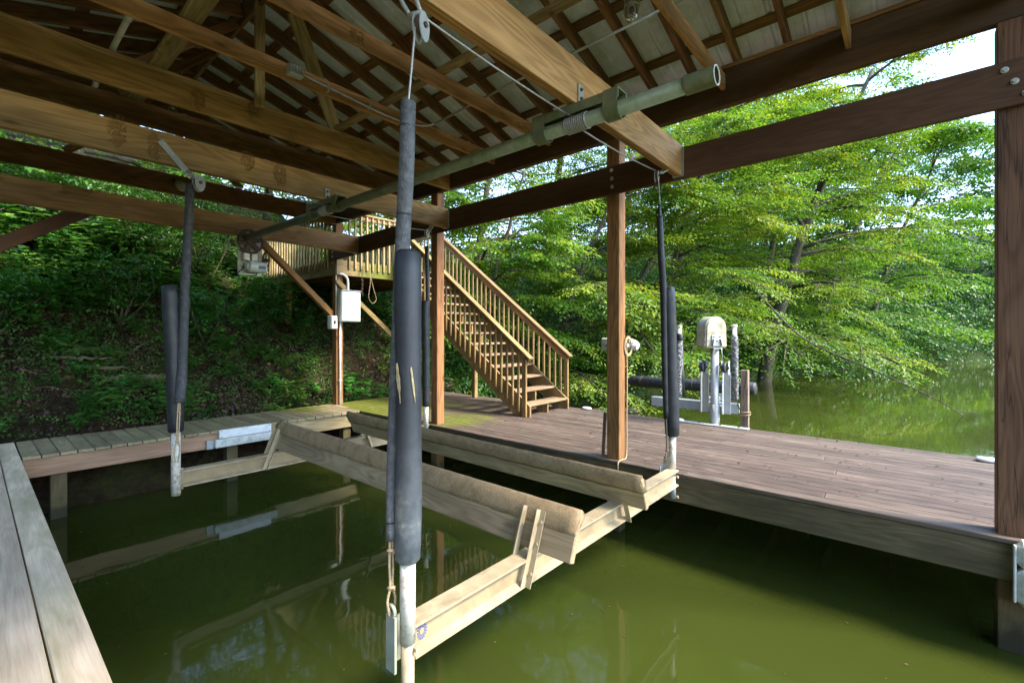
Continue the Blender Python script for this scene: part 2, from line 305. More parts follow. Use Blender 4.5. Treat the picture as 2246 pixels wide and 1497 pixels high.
def tube_geo(pts, rads, n=10, cap=True):
    pts = [Vector(p) for p in pts]; vs_, fs = [], []
    prev = None
    for i, p in enumerate(pts):
        d = (pts[min(i + 1, len(pts) - 1)] - pts[max(i - 1, 0)]).normalized()
        a = prev if prev is not None else (Vector((0, 0, 1)) if abs(d.z) < 0.9 else Vector((1, 0, 0)))
        a = (a - d * a.dot(d)); a = a.normalized() if a.length > 1e-5 else d.orthogonal().normalized()
        prev = a; b = d.cross(a); r = rads[i] if hasattr(rads, '__len__') else rads
        for k in range(n):
            th = 2 * math.pi * k / n; vs_.append(p + (a * math.cos(th) + b * math.sin(th)) * r)
    for i in range(len(pts) - 1):
        for k in range(n):
            fs.append((i * n + k, i * n + (k + 1) % n, (i + 1) * n + (k + 1) % n, (i + 1) * n + k))
    if cap: fs.append(tuple(range(n))[::-1]); fs.append(tuple((len(pts) - 1) * n + k for k in range(n)))
    return vs_, fs
def merge(parts):
    vs_, fs = [], []
    for a, b in parts:
        o = len(vs_); vs_ += list(a); fs += [tuple(i + o for i in f) for f in b]
    return vs_, fs
def tube(name, pts, r, mat, parent=None, n=10, cap=True, smooth=True):
    g = tube_geo(pts, r, n, cap); o = mesh_obj(name, g[0], g[1], mat, parent, smooth)
    return o
def smooth_path(pts, k=6):
    pts = [Vector(p) for p in pts]; out = []
    P = [pts[0] * 2 - pts[1]] + pts + [pts[-1] * 2 - pts[-2]]
    for i in range(1, len(P) - 2):
        for j in range(k):
            u = j / k; a, b, c, d = P[i - 1], P[i], P[i + 1], P[i + 2]
            out.append(0.5 * ((2 * b) + (c - a) * u + (2 * a - 5 * b + 4 * c - d) * u * u + (3 * b - a - 3 * c + d) * u ** 3))
    out.append(pts[-1]); return out
def torus_geo(c, ax, Rr, r, n=18, m=8, a0=0.0, a1=2 * math.pi):
    c, ax = Vector(c), Vector(ax).normalized(); u = ax.orthogonal().normalized(); v = ax.cross(u)
    full = abs(a1 - a0 - 2 * math.pi) < 1e-6
    pts = [c + (u * math.cos(a0 + (a1 - a0) * i / n) + v * math.sin(a0 + (a1 - a0) * i / n)) * Rr for i in range(n + (0 if full else 1))]
    if full: pts = pts + [pts[0]]
    return tube_geo(pts, r, m, not full)
def disc_geo(c, ax, r, h, n=20, bev=0.0):
    c, ax = Vector(c), Vector(ax).normalized()
    if bev: return tube_geo([c - ax * h / 2, c - ax * (h / 2 - bev), c + ax * (h / 2 - bev), c + ax * h / 2], [r - bev, r, r, r - bev], n)
    return tube_geo([c - ax * h / 2, c + ax * h / 2], r, n)
def boxgeo(c, sx, sy, sz, rot=None):
    c = Vector(c); vs_ = []
    for x in (-1, 1):
        for y in (-1, 1):
            for z in (-1, 1):
                p = Vector((x * sx / 2, y * sy / 2, z * sz / 2))
                if rot: p = rot @ p
                vs_.append(c + p)
    return vs_, [(0, 1, 3, 2), (4, 6, 7, 5), (0, 4, 5, 1), (2, 3, 7, 6), (0, 2, 6, 4), (1, 5, 7, 3)]
def dup(o, parent=None, mw=None, name=None):
    c = o.copy(); COL.objects.link(c)
    c.parent = None; c.matrix_parent_inverse = Matrix()
    if mw is not None: c.matrix_basis = mw
    if parent: adopt(c, parent)
    return c

# ------------------------------------------------------------------ terrain and water
SHX = np.array([-60, 7.6, 9.0, 13.0, 24.0, 34.0, 42.0, 52.0, 62.0, 75.0, 200.0])
SHY = np.array([7.75, 7.75, 8.3, 7.2, 5.4, 3.2, 0.5, -6.0, -18.0, -40.0, -250.0])
def shore(x): return np.interp(x, SHX, SHY)
def hsh(x, y): return (np.sin(x * 12.9898 + y * 78.233) * 43758.5453) % 1.0
def vnoise(x, y):
    xi, yi = np.floor(x), np.floor(y); fx, fy = x - xi, y - yi
    fx, fy = fx * fx * (3 - 2 * fx), fy * fy * (3 - 2 * fy)
    a, b, c, d = hsh(xi, yi), hsh(xi + 1, yi), hsh(xi, yi + 1), hsh(xi + 1, yi + 1)
    return (a * (1 - fx) + b * fx) * (1 - fy) + (c * (1 - fx) + d * fx) * fy
def ground(x, y):
    x = np.asarray(x, float); y = np.asarray(y, float)
    d = y - shore(x)
    # steep cut bank behind the boathouse, gentler wooded slope elsewhere
    left = np.clip((9.5 - x) / 3.0, 0, 1)
    steep = np.interp(d, [-8, -0.6, 0, 0.7, 1.3, 2.0, 5.2, 9, 30, 120], [-3, -0.75, 0, 0.62, 0.95, 1.75, 4.55, 6.6, 14, 30])
    gentle = np.interp(d, [-8, -0.6, 0, 0.8, 4, 12, 40, 120], [-3, -0.5, 0, 0.5, 2.0, 5.0, 12, 22])
    h = left * steep + (1 - left) * gentle
    nz = (vnoise(x * 0.9, y * 0.9) - .5) * 0.5 + (vnoise(x * 2.3 + 9, y * 2.3) - .5) * 0.28 + (vnoise(x * 6 + 3, y * 6) - .5) * 0.10
    # unseen bank added out of frame on the left to block side light
    d2 = -6.5 - x + 0.12 * np.clip(y + 4, -60, 12) * 0; h2 = np.interp(d2, [-6, -0.5, 0, 0.8, 5, 14, 60], [-3, -0.5, 0, 0.6, 3.2, 7.5, 16]); h2 = np.where(y > -9, h2, h2 * np.clip(1 + (y + 9) / 14, -.2, 1))
    h = np.maximum(h, h2); d = np.maximum(d, d2)
    amp = np.clip(d * 0.9, 0.08, 1.0)
    return WATER + h + nz * amp
def gz(x, y): return float(ground(np.array([x]), np.array([y]))[0])
gx = np.concatenate([[-400, -200, -90, -40, -20, -10, -6], np.arange(-3, 12, 0.14), np.arange(12, 30, 0.5), np.arange(30, 80, 2.0), [90, 120, 180, 300, 420]])
gy = np.concatenate([[-420, -300, -200, -120, -70], np.arange(-40, 2, 2.0), np.arange(2, 7, 0.5), np.arange(7, 14, 0.13), np.arange(14, 24, 0.6), [28, 36, 50, 80, 140, 260, 420]])
GX, GY = np.meshgrid(gx, gy); GZ = ground(GX, GY)
nx, ny = len(gx), len(gy)
idx = np.arange(nx * ny).reshape(ny, nx)
quads = np.stack([idx[:-1, :-1], idx[:-1, 1:], idx[1:, 1:], idx[1:, :-1]], -1).reshape(-1, 4)
def np_mesh(name, verts, faces, mat, smooth=False, lv=None):
    me = bpy.data.meshes.new(name); nv, nf, k = len(verts), len(faces), faces.shape[1]
    me.vertices.add(nv); me.vertices.foreach_set('co', np.ascontiguousarray(verts, dtype=np.float32).ravel())
    me.loops.add(nf * k); me.loops.foreach_set('vertex_index', np.ascontiguousarray(faces, dtype=np.int32).ravel())
    me.polygons.add(nf); me.polygons.foreach_set('loop_start', np.arange(0, nf * k, k, dtype=np.int32))
    try: me.polygons.foreach_set('loop_total', np.full(nf, k, dtype=np.int32))
    except Exception: pass
    if smooth: me.polygons.foreach_set('use_smooth', np.ones(nf, dtype=bool))
    me.update(calc_edges=True)
    if lv is not None:
        a = me.attributes.new('lv', 'FLOAT', 'POINT'); a.data.foreach_set('value', np.ascontiguousarray(lv, dtype=np.float32))
    me.materials.append(M[mat]); return me
tag(link('ground', np_mesh('ground', np.stack([GX, GY, GZ], -1).reshape(-1, 3), quads, 'soil', True)), 'brown wooded bank of soil and moss rising from the lake', None, kind='structure')
wv = np.array([(-400, -420, WATER), (420, -420, WATER), (420, 60, WATER), (-400, 60, WATER)], float)
tag(link('lake_water', np_mesh('lake_water', wv, np.array([[0, 1, 2, 3]]), 'water')), 'still murky green lake water under and beside the boathouse', None, kind='structure')

# ------------------------------------------------------------------ boathouse frame and roof
BH = thing('boathouse', (1.85, 3.6, DECK), 'open timber boathouse with exposed rafters and white metal roof over the slip', 'boathouse')
PX0, PX1 = 4.52, 4.66
for y0, y1 in ((-0.59, -0.448), (2.36, 2.51), (5.335, 5.475), (8.25, 8.395)):
    block('post', PX0, PX1, y0, y1, -3.2, 2.098, 'postdark' if y0 < 0 else 'post', BH, 'z', 0.006)
for y0, y1 in ((-0.59, -0.448), (2.36, 2.51), (5.335, 5.475), (8.25, 8.395)):
    block('post', -0.90, -0.76, y0, y1, -3.2, 2.098, 'post', BH, 'z', 0.006)
# headers bolted to the slip side of the posts (two lengths, the far one sagging)
def header(x, s):
    a = board('header_beam', (x, -0.95, 1.658), (x, 5.40, 1.632), 0.305, 0.037, 'header', BH, up=(1, 0, 0))
    b = board('header_beam', (x, 5.402, 1.632), (x, 8.50, 1.525), 0.295, 0.037, 'header', BH, up=(1, 0, 0))
    for h, ys, zc in ((a, (-0.52, 2.43), 1.655), (b, (5.44, 8.32), 1.60)):
        for y in ys:
            for k, dz in enumerate((0.095, 0.005, -0.085)):
                if y > 8: dz -= 0.06
                yy = y + (0.02 if k == 0 else -0.02 * k) * (1 if y < 0 else 0.15)
                if abs(y + 0.52) < 0.01: yy = (-0.478, -0.525, -0.575)[k]
                g = merge([disc_geo((x - 0.0235 * s, yy, zc + dz), (1, 0, 0), 0.021, 0.007, 16, 0.002), disc_geo((x - 0.031 * s, yy, zc + dz), (1, 0, 0), 0.011, 0.011, 6)])
                mesh_obj('bolt', g[0], g[1], 'bolt', h)
header(4.501, 1); header(-0.742, -1)
# eave beams on the posts
for x0, x1 in ((4.525, 4.563), (4.566, 4.604)): block('eave_beam', x0, x1, -1.7, 8.75, 2.10, 2.452, 'header', BH, 'y')
for x0, x1 in ((-0.84, -0.80), (-0.797, -0.757)): block('eave_beam', x0, x1, -1.7, 8.75, 2.10, 2.452, 'header', BH, 'y')
block('eave_trim', 4.505, 4.523, -1.7, 8.75, 2.425, 2.462, 'rafter', BH, 'y')
# doubled cross beams in metal hangers
def cross_beam(y0, zb, h, mat='beam'):
    for k in range(2):
        b = block('cross_beam', -0.72, 4.478, y0 + k * 0.039, y0 + k * 0.039 + 0.037, zb + (0.0025 if k else 0), zb + h + (0.002 if k else 0), mat, BH)
        if k == 0:
            for (xa, xb, s) in ((4.43, 4.4785, 1),):
                g = merge([boxgeo((4.4545, y0 + 0.0375, zb - 0.004), 0.046, 0.094, 0.003), boxgeo((4.4705, y0 - 0.0095, zb + h * .46), 0.014, 0.016, h * .9), boxgeo((4.4705, y0 + 0.0855, zb + h * .46), 0.014, 0.016, h * .9)])
                mesh_obj('joist_hanger', g[0], g[1], 'steelplate', b)
cross_beam(1.67, 1.52, 0.295); cross_beam(5.035, 1.512, 0.275); cross_beam(7.43, 1.425, 0.295)
# roof
EX, RX, SL = 4.5, 1.85, 0.294
def rz(x): return 2.47 + SL * ((EX - x) if x > RX else (x - (2 * RX - EX)))
ca = 1 / math.sqrt(1 + SL * SL)
up_r = Vector((SL, 0, 1)).normalized(); up_l = Vector((-SL, 0, 1)).normalized()
RAF = [0.80 + 0.4 * k for k in range(-6, 20)]
for y in RAF:
    for sgn, up, xe in ((1, up_r, 4.95), (-1, up_l, 2 * RX - 4.95)):
        xr = RX + sgn * 0.021
        zr_, ze = 2.47 + SL * (EX - RX) - SL * 0.021, 2.47 - SL * (4.95 - EX)
        o = up * 0.07
        board('rafter', Vector((xe, y, ze)) + o, Vector((xr, y, zr_)) + o, 0.037, 0.14, 'rafter', BH, up=up)
block('ridge_board', RX - 0.0185, RX + 0.0185, -1.7, 8.75, 3.20, 3.425, 'rafter', BH, 'y')
PUR = [4.80, 4.37, 3.66, 2.95, 2.24]
for px_ in PUR:
    for sgn, up in ((1, up_r), (-1, up_l)):
        x = RX + sgn * (px_ - RX)
        for ya, yb in ((-1.7, 2.78), (2.784, 8.8)):
            zc = 2.47 + SL * (EX - px_); o = up * (0.14 + 0.0215)
            board('purlin', Vector((x, ya, zc)) + o, Vector((x, yb, zc)) + o, 0.089, 0.037, 'rafter', BH, up=up)
# ribbed metal sheets, one after another along the roof
def sheet_me():
    wd = 0.914; prof = []
    y = 0.0
    for k in range(4):
        y0 = k * wd / 4
        prof += [(y0, 0.019), (y0 + 0.018, 0.019), (y0 + 0.032, 0.0), (y0 + 0.085, 0.0), (y0 + 0.092, 0.004), (y0 + 0.100, 0.0), (y0 + 0.150, 0.0), (y0 + 0.157, 0.004), (y0 + 0.165, 0.0), (y0 + 0.2145, 0.0)]
    prof += [(wd, 0.0205), (wd + 0.018, 0.0205), (wd + 0.024, 0.012)]
    L = (5.0 - RX) / ca; vs_, fs = [], []
    for (yy, zz) in prof: vs_ += [(0, yy, zz), (L, yy, zz)]
    for i in range(len(prof) - 1): fs.append((2 * i, 2 * i + 1, 2 * i + 3, 2 * i + 2))
    n = len(vs_)
    vs_ += [(a, b, c + 0.0012) for a, b, c in vs_]; fs += [tuple(i + n for i in f[::-1]) for f in fs]
    me = bpy.data.meshes.new('sheet'); me.from_pydata(vs_, [], fs); me.update(); me.materials.append(M['panel']); return me
SH = sheet_me()
ztop = 2.47 + SL * (EX - RX)
for k in range(12):
    y = -1.85 + 0.914 * k
    for sgn, up in ((1, up_r), (-1, up_l)):
        xax = Vector((sgn, 0, -SL)).normalized(); yax = Vector((0, 1, 0)); zax = xax.cross(yax)
        if zax.z < 0: yax = -yax; zax = xax.cross(yax)
        m = Matrix((xax, yax, zax)).transposed().to_4x4()
        m.translation = Vector((RX + sgn * 0.01, y + (0 if yax.y > 0 else 0.914), ztop)) + up * (0.14 + 0.0405) + Vector((0, 0, -0.003))
        link('roof_panel', SH, BH, m)
g = merge([boxgeo((RX + 0.11, 3.5, ztop + 0.16), 0.26, 10.6, 0.004, Matrix.Rotation(math.atan(SL), 3, 'Y')), boxgeo((RX - 0.11, 3.5, ztop + 0.16), 0.26, 10.6, 0.004, Matrix.Rotation(-math.atan(SL), 3, 'Y'))])
mesh_obj('ridge_cap', g[0], g[1], 'panel', BH)
# ties
for y, zb, h, mt in ((-0.58, 2.24, 0.14, 'beam'), (0.35, 2.245, 0.14, 'beam'), (1.285, 2.235, 0.14, 'beam'), (2.26, 2.24, 0.14, 'rafter'), (3.255, 2.24, 0.14, 'beam'), (4.155, 2.235, 0.14, 'beam'), (5.05, 2.07, 0.285, 'beam'), (5.93, 2.12, 0.235, 'rafter'), (6.95, 2.24, 0.14, 'rafter')):
    block('tie_beam', -0.74, 4.515 if zb > 2.15 else 4.52, y, y + 0.037, zb, zb + h, mt, BH)
block('tie_beam', -0.74, 4.52, 8.25, 8.29, 2.06, 2.345, 'rafter', BH)
block('lateral_brace', 2.775, 2.865, -0.6, 6.98, 2.387, 2.423, 'pale', BH, 'y')
block('lateral_brace', 1.03, 1.17, -0.6, 6.98, 2.387, 2.423, 'pale', BH, 'y')
for y, h in ((4.82, 0.0), (1.98, 0.0), (7.5, 0.25)): block('king_post', RX - 0.045, RX + 0.045, y, y + 0.037, 2.22 + h, 3.30, 'pale' if h == 0 else 'rafter', BH, 'z')
board('web_brace', (2.80, 5.13, 2.40), (2.07, 4.60, 3.16), 0.14, 0.037, 'pale', BH, up=(0, 1, 0.5))
board('web_brace', (2.86, 2.03, 2.40), (2.07, 1.98, 3.12), 0.09, 0.037, 'rafter', BH, up=(0, 1, 0))
for y in (5.31, 6.10, 6.9, 7.7): board('web_brace', (1.80, y, 3.22), (1.0, y, 2.44), 0.037, 0.09, 'rafter', BH, up=(1, 0, -1))
for y in (8.3,):
    board('web_brace', (2.9, y, 2.36), (1.9, y, 3.2), 0.037, 0.09, 'rafter', BH, up=(1, 0, 1)); board('web_brace', (0.8, y, 2.36), (1.8, y, 3.2), 0.037, 0.09, 'rafter', BH, up=(-1, 0, 1))
# knee braces
board('knee_brace', (4.47, 8.34, 0.37), (2.86, 7.52, 1.43), 0.09, 0.095, 'post', BH, up=(0.5, 0, 1))
board('knee_brace', (-0.72, 7.48, 0.28), (0.95, 7.48, 1.50), 0.05, 0.145, 'header', BH, up=(-0.6, 0, 1))
board('knee_brace', (4.50, 8.20, 1.00), (5.95, 8.20, -0.22), 0.04, 0.09, 'stair', BH, up=(1, 0, 1))

# ------------------------------------------------------------------ docks
DK = thing('side_dock', (5.8, 3, DECK), 'weathered purple brown dock of long boards with mossy corner, right of the slip', 'dock')
x = 4.452; n = 0
while x < 7.13:
    w = 0.137
    ys = [-2.6, random.uniform(0.4, 4.2), random.uniform(5.2, 7.6), 8.46]
    ys = sorted(ys)
    for a, b in zip(ys[:-1], ys[1:]):
        dz = random.uniform(-0.0025, 0.0025)
        board('plank', (x + w / 2, a + 0.002, DECK - 0.019 + dz), (x + w / 2, b - 0.002, DECK - 0.019 - dz * .6), w - random.uniform(0.004, 0.009), 0.037, 'deck', DK, bev=0.005)
    x += w; n += 1
XO = x
block('rim_board', 4.47, 4.508, -2.6, 2.9, -1.635, -1.392, 'rim', DK, 'y'); block('rim_board', 4.468, 4.506, 2.903, 8.46, -1.635, -1.392, 'rim', DK, 'y')
block('rim_board', XO - 0.06, XO - 0.02, -2.6, 8.46, -1.635, -1.392, 'rim', DK, 'y'); block('rim_board', 4.51, XO - 0.062, 8.42, 8.458, -1.63, -1.392, 'rim', DK)
for yy in np.arange(-2.3, 8.4, 0.61): block('joist', 4.512, XO - 0.064, yy, yy + 0.037, -1.60, -1.394, 'rim', DK)
for yy in (-0.9, 1.0, 3.0, 5.1): block('piling', XO - 0.22, XO - 0.065, yy, yy + 0.15, -3.6, -1.61, 'rim', DK, 'z', 0.008)
# far walkway: short planks across, two face boards
FD = thing('far_walkway', (2.4, 7.9, DECK), 'narrow grey green plank walkway along the bank at the head of the slip', 'dock')
x = 0.372
while x < 4.43:
    w = 0.1495; jit = random.uniform(-0.008, 0.008)
    board('plank', (x + w / 2, 7.335 + jit, DECK - 0.0195), (x + w / 2 + random.uniform(-.004, .004), 8.47, DECK - 0.0195 + random.uniform(-.003, .003)), w - 0.009, 0.037, 'walk', FD, bev=0.005)
    x += w
block('face_board', 0.374, 2.95, 7.372, 7.410, -1.597, -1.3895, 'redface', FD); block('face_board', 2.954, 4.462, 7.374, 7.412, -1.612, -1.3895, 'paleface', FD)
block('back_board', 0.374, 4.45, 8.42, 8.458, -1.60, -1.391, 'rim', FD)
for xx in (0.6, 2.4, 4.2): block('piling', xx, xx + 0.14, 7.43, 7.57, -3.2, -1.395, 'rim', FD, 'z')
# near dock boards along the left
LD = thing('near_dock', (0, 3, DECK), 'bleached pale board dock along the left edge of the slip', 'dock')
x = 0.366
for k in range(6):
    w = 0.152
    board('plank', (x - w / 2, -1.8, DECK - 0.019), (x - w / 2, 8.45, DECK - 0.019 + 0.002 * (k % 2)), w - 0.008, 0.04, 'left', LD, bev=0.006)
    x -= w
block('face_board', 0.312, 0.35, -1.8, 8.4, -1.60, -1.3915, 'paleface', LD, 'y')
for yy in (1.2, 4.4): block('piling', 0.15, 0.29, yy, yy + 0.14, -3.2, -1.395, 'rim', LD, 'z')

# ------------------------------------------------------------------ staircase and landing
ST = thing('staircase', (6.45, 4.7, DECK), 'open wooden staircase with baluster railings climbing from the dock to the landing', 'staircase')
NR, RISE, RUN, Y0 = 14, 0.1965, 0.2625, 4.68
SX0, SX1 = 5.88, 7.02
LZ = DECK + NR * RISE
YT = Y0 + (NR - 1) * RUN
tn = RISE / RUN
for k in range(1, NR):
    z = DECK + k * RISE; y = Y0 + (k - 1) * RUN
    for j in range(2):
        board('tread', (SX0 + 0.045, y + 0.07 + j * 0.143, z - 0.019), (SX1 - 0.045, y + 0.07 + j * 0.143, z - 0.019), 0.138, 0.037, 'tread', ST, bev=0.006)
def stringer(x, mat='stair'):
    a, d = math.atan(tn), Vector((0, 1, tn)).normalized()
    prof = [(Y0 - 0.02, DECK), (Y0 + 0.30, DECK), (YT + 0.25, DECK + tn * (YT + 0.25 - Y0 - 0.30)), (YT + 0.25, LZ - 0.04), (YT - 0.02, LZ - 0.04), (Y0 - 0.02, DECK + 0.17)]
    vs_ = [(x - 0.019, y, z) for y, z in prof] + [(x + 0.019, y, z) for y, z in prof]; n = len(prof)
    fs = [tuple(range(n)), tuple(range(2 * n - 1, n - 1, -1))] + [(i, i + n, (i + 1) % n + n, (i + 1) % n) for i in range(n)]
    mesh_obj('stringer', vs_, fs, mat, ST)
stringer(SX0 + 0.022); stringer(SX1 - 0.022)
xm = (SX0 + SX1) / 2
for k in range(1, NR):      # middle carriage blocks under each tread
    z = DECK + k * RISE; y = Y0 + (k - 1) * RUN
    block('tread_block', xm - 0.019, xm + 0.019, y + 0.03, y + 0.27, z - 0.2, z - 0.039, 'stair', ST, 'z')
def rail(xr, side):
    zof = DECK + 0.96
    def ztop(y): return zof + tn * (y - Y0)
    a, b = (xr, Y0 - 0.06, ztop(Y0 - 0.06) + 0.02), (xr, YT + 0.1, ztop(YT + 0.1) + 0.02)
    upv = Vector((0, -tn, 1)).normalized()
    board('handrail', a, b, 0.115, 0.037, 'stair', ST, up=upv)
    off = upv * -0.064
    board('rail_board', Vector(a) + off + Vector((side * 0.012, 0.03, 0)), Vector(b) + off + Vector((side * 0.012, 0, 0)), 0.037, 0.089, 'stair', ST, up=upv)
    y = Y0 + 0.02; k = 0
    while y < YT + 0.05:
        zb = DECK + tn * (y - Y0) + (0.0 if k == 0 else -0.06)
        if k == 0: zb = DECK
        xo = xr - side * 0.027
        block('baluster', xo - 0.018, xo + 0.018, y, y + (0.085 if k == 0 else 0.036), max(DECK, zb), ztop(y) - 0.035, 'stair', ST, 'z')
        y += 0.127 if k else 0.15; k += 1
rail(SX0 - 0.005, 1); rail(SX1 + 0.005, -1)
for x_ in (SX0 + 0.06, SX1 - 0.06): block('support_post', x_ - 0.045, x_ + 0.045, 6.95, 7.04, DECK, DECK + tn * (6.95 - Y0 - 0.3) , 'stair', ST, 'z')

LN = thing('landing', (5, 9, LZ), 'raised wooden landing with mossy fascia and vertical balusters behind the boathouse', 'landing')
LYF = 8.20
block('fascia', 4.50, SX0 + 0.02, LYF - 0.002, LYF + 0.036, LZ - 0.29, LZ - 0.002, 'mossyface', LN)
LYE = 12.9
block('fascia', 4.50, 4.538, LYF + 0.04, LYE, LZ - 0.29, LZ - 0.002, 'stair', LN, 'y'); block('fascia', 7.06, 7.098, LYF + 0.05, LYE, LZ - 0.29, LZ - 0.002, 'stair', LN, 'y')
y = LYF + 0.04
while y < LYE - .1:
    block('plank', 4.542, 7.055, y, y + 0.135, LZ - 0.039, LZ - 0.001, 'deck', LN); y += 0.141
for xx in np.arange(4.9, 7.0, 0.42): block('joist', xx, xx + 0.037, LYF + 0.05, LYE - .1, LZ - 0.28, LZ - 0.041, 'rafter', LN, 'y')
# front railing beside the stair head, then a railing down each side of the walkway
block('handrail', 4.68, SX0 - 0.02, LYF - 0.033, LYF + 0.087, LZ + 0.915, LZ + 0.952, 'stair', LN); block('rail_board', 4.68, SX0 - 0.02, LYF - 0.001, LYF + 0.035, LZ + 0.825, LZ + 0.913, 'stair', LN)
x = 4.73
while x < SX0 - 0.05:
    block('baluster', x, x + 0.036, LYF - 0.039, LYF - 0.003, LZ - 0.16, LZ + 0.90, 'pale', LN, 'z'); x += 0.128
for xs, sg in ((4.498, -1), (7.10, 1)):
    block('handrail', xs - 0.06, xs + 0.06, LYF + 0.2, LYE, LZ + 0.915, LZ + 0.952, 'stair', LN, 'y'); block('rail_board', xs - 0.018 - sg * .02, xs + 0.018 - sg * .02, LYF + 0.2, LYE, LZ + 0.825, LZ + 0.913, 'stair', LN, 'y')
    y = LYF + 0.25
    while y < LYE - .05:
        xo = xs + sg * 0.019
        block('baluster', xo - 0.018, xo + 0.018, y, y + 0.036, LZ - 0.16, LZ + 0.90, 'pale', LN, 'z'); y += 0.128
for xx, yy in ((6.9, 9.6), (4.6, 10.6)): block('leg', xx, xx + 0.14, yy, yy + 0.14, gz(xx, yy) - 0.3, LZ - 0.29, 'post', LN, 'z')

# ------------------------------------------------------------------ boat lift cradle hanging in the slip
CR = thing('lift_cradle', (2.8, 3.4, -1.43), 'cream steel boat lift cradle with two carpeted bunks hanging over the slip water', 'boat lift')
def ibeam(xa, xb, yc, zt, zb):
    w, tf, tw = 0.104, 0.012, 0.009
    prof = [(-w/2, zb), (w/2, zb), (w/2, zb+tf), (tw/2, zb+tf+.012), (tw/2, zt-tf-.012), (w/2, zt-tf), (w/2, zt), (-w/2, zt), (-w/2, zt-tf), (-tw/2, zt-tf-.012), (-tw/2, zb+tf+.012), (-w/2, zb+tf)]
    n = len(prof); vs_ = [(xa, yc + a, b) for a, b in prof] + [(xb, yc + a, b) for a, b in prof]
    fs = [tuple(range(n)), tuple(range(2 * n - 1, n - 1, -1))] + [((i + 1) % n, (i + 1) % n + n, i + n, i) for i in range(n)]
    o = mesh_obj('cross_member', vs_, fs, 'ibeam', CR)
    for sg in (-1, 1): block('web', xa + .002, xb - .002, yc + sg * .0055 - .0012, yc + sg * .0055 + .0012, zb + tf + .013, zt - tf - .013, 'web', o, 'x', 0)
    return o
IB1 = ibeam(1.275, 4.33, 1.70, -1.28, -1.43); IB2 = ibeam(1.285, 4.22, 5.20, -1.28, -1.43)
# bunk boards leaning in towards the keel, tops wrapped in carpet
def bunk(xt, xb, ya, yb, zt, ztilt):
    top0, top1 = Vector((xt, ya, zt)), Vector((xt, yb, zt + ztilt)); down = (Vector((xb, ya, zt - 0.262)) - top0)
    nrm = Vector((0, 1, 0)).cross(down).normalized()
    mid0, mid1 = top0 + down * .55, top1 + down * .55
    ln = down.length
    b = board('bunk_board', mid0, mid1, ln * 0.90, 0.042, 'bunk', CR, up=nrm, bev=0.006)
    # carpet: rounded cap over the upper half, lumpy
    u = down.normalized(); prof = []
    hw = 0.027
    prof = [(-hw + 0.006, ln * .50), (-hw, ln * .40), (-hw - .004, ln * .2), (-hw + .001, 0.035), (-hw * .55, 0.006), (0, -0.006), (hw * .55, 0.006), (hw - .001, 0.035), (hw + .004, ln * .2), (hw, ln * .40), (hw - .006, ln * .50), (0, ln * .49)]
    vs_, fs = [], []; n = len(prof); seg = 64
    for i in range(seg + 1):
        p = top0.lerp(top1, i / seg)
        for j, (a, d) in enumerate(prof):
            e = 0.006 if d > ln * .45 else 0.0012
            r1, r2 = random.uniform(-1, 1), random.uniform(-1, 1)
            vs_.append(p + nrm * (a + r1 * .0010) + u * (d + r2 * e) + Vector((0, (random.uniform(-.012, .012) if i in (0, seg) else 0), 0)))
    for i in range(seg):
        for j in range(n): fs.append((i * n + j, i * n + (j + 1) % n, (i + 1) * n + (j + 1) % n, (i + 1) * n + j))
    fs += [tuple(range(n))[::-1], tuple(seg * n + j for j in range(n))]
    mesh_obj('carpet', vs_, fs, 'carpet', b, True)
    # steel angles that clamp the board to each cross member
    for yb_ in (1.70, 5.20):
        ss = -1 if xt > xb else 1
        for dy in (-0.068, 0.068):
            f0 = Vector((xt, yb_ + dy, zt)) + u * 0.055; f1 = Vector((xt, yb_ + dy, zt)) + u * 0.475
            o = nrm * (0.030 if nrm.x * (xb - xt) > 0 else -0.030)
            brk = board('bracket', f0 + o * 1.0, f1 + o * 1.0, 0.042, 0.006, 'ibeam', CR, up=nrm, bev=0.001)
            o2 = o.normalized() * 0.0205
            board('flange', f0 + o + o2 + Vector((0, 0.018 * (1 if dy > 0 else -1) * -1, 0)), f1 + o + o2 + Vector((0, 0.018 * (1 if dy > 0 else -1) * -1, 0)), 0.040, 0.006, 'ibeam', brk, up=(0, 1, 0), bev=0.001)
            for q in (0.12, 0.24, 0.40):
                gg = disc_geo(Vector((xt, yb_ + dy + 0.006 * (1 if dy > 0 else -1), zt)) + u * q + o * 1.18, o, 0.009, 0.013, 6)
                mesh_obj('bolt', gg[0], gg[1], 'ibeam', brk)
bunk(2.235, 2.135, 1.395, 5.28, -0.995, 0.03)
bunk(3.085, 3.185, 1.435, 5.36, -1.005, 0.03)
# end plates, guide poles and their pads
def pole(xp, yp, pipe_z0, pipe_z1, low_r, pad, tilt=(0, 0), rp=0.034):
    tube('guide_pipe', [(xp, yp, pipe_z0), (xp, yp, pipe_z1)], rp, 'pvc', CR, 18)
    (z0, z1, r, mt) = pad
    pts, rr = [], []
    for k in range(15):
        u = k / 14; z = z0 + (z1 - z0) * u
        pts.append((xp + tilt[0] * u + 0.004 * math.sin(u * 5), yp + tilt[1] * u, z))
        rr.append(r * (1 + 0.035 * math.sin(u * 9) + random.uniform(-.015, .015)))
    rr[0] *= 0.80; rr[-1] *= 0.72; rr[1] *= 1.0
    pts.insert(1, Vector(pts[0]).lerp(Vector(pts[1]), 0.12)); rr.insert(1, r * 0.97)
    pts.insert(len(pts) - 1, Vector(pts[-1]).lerp(Vector(pts[-2]), 0.12)); rr.insert(len(rr) - 1, r * 0.95)
    return tube('foam_pad', pts, rr, mt, CR, 22)
PADN = pole(1.237, 1.655, -1.335, -0.96, 0, (-0.985, 0.36, 0.0555, 'nearpad'), (0.006, 0))
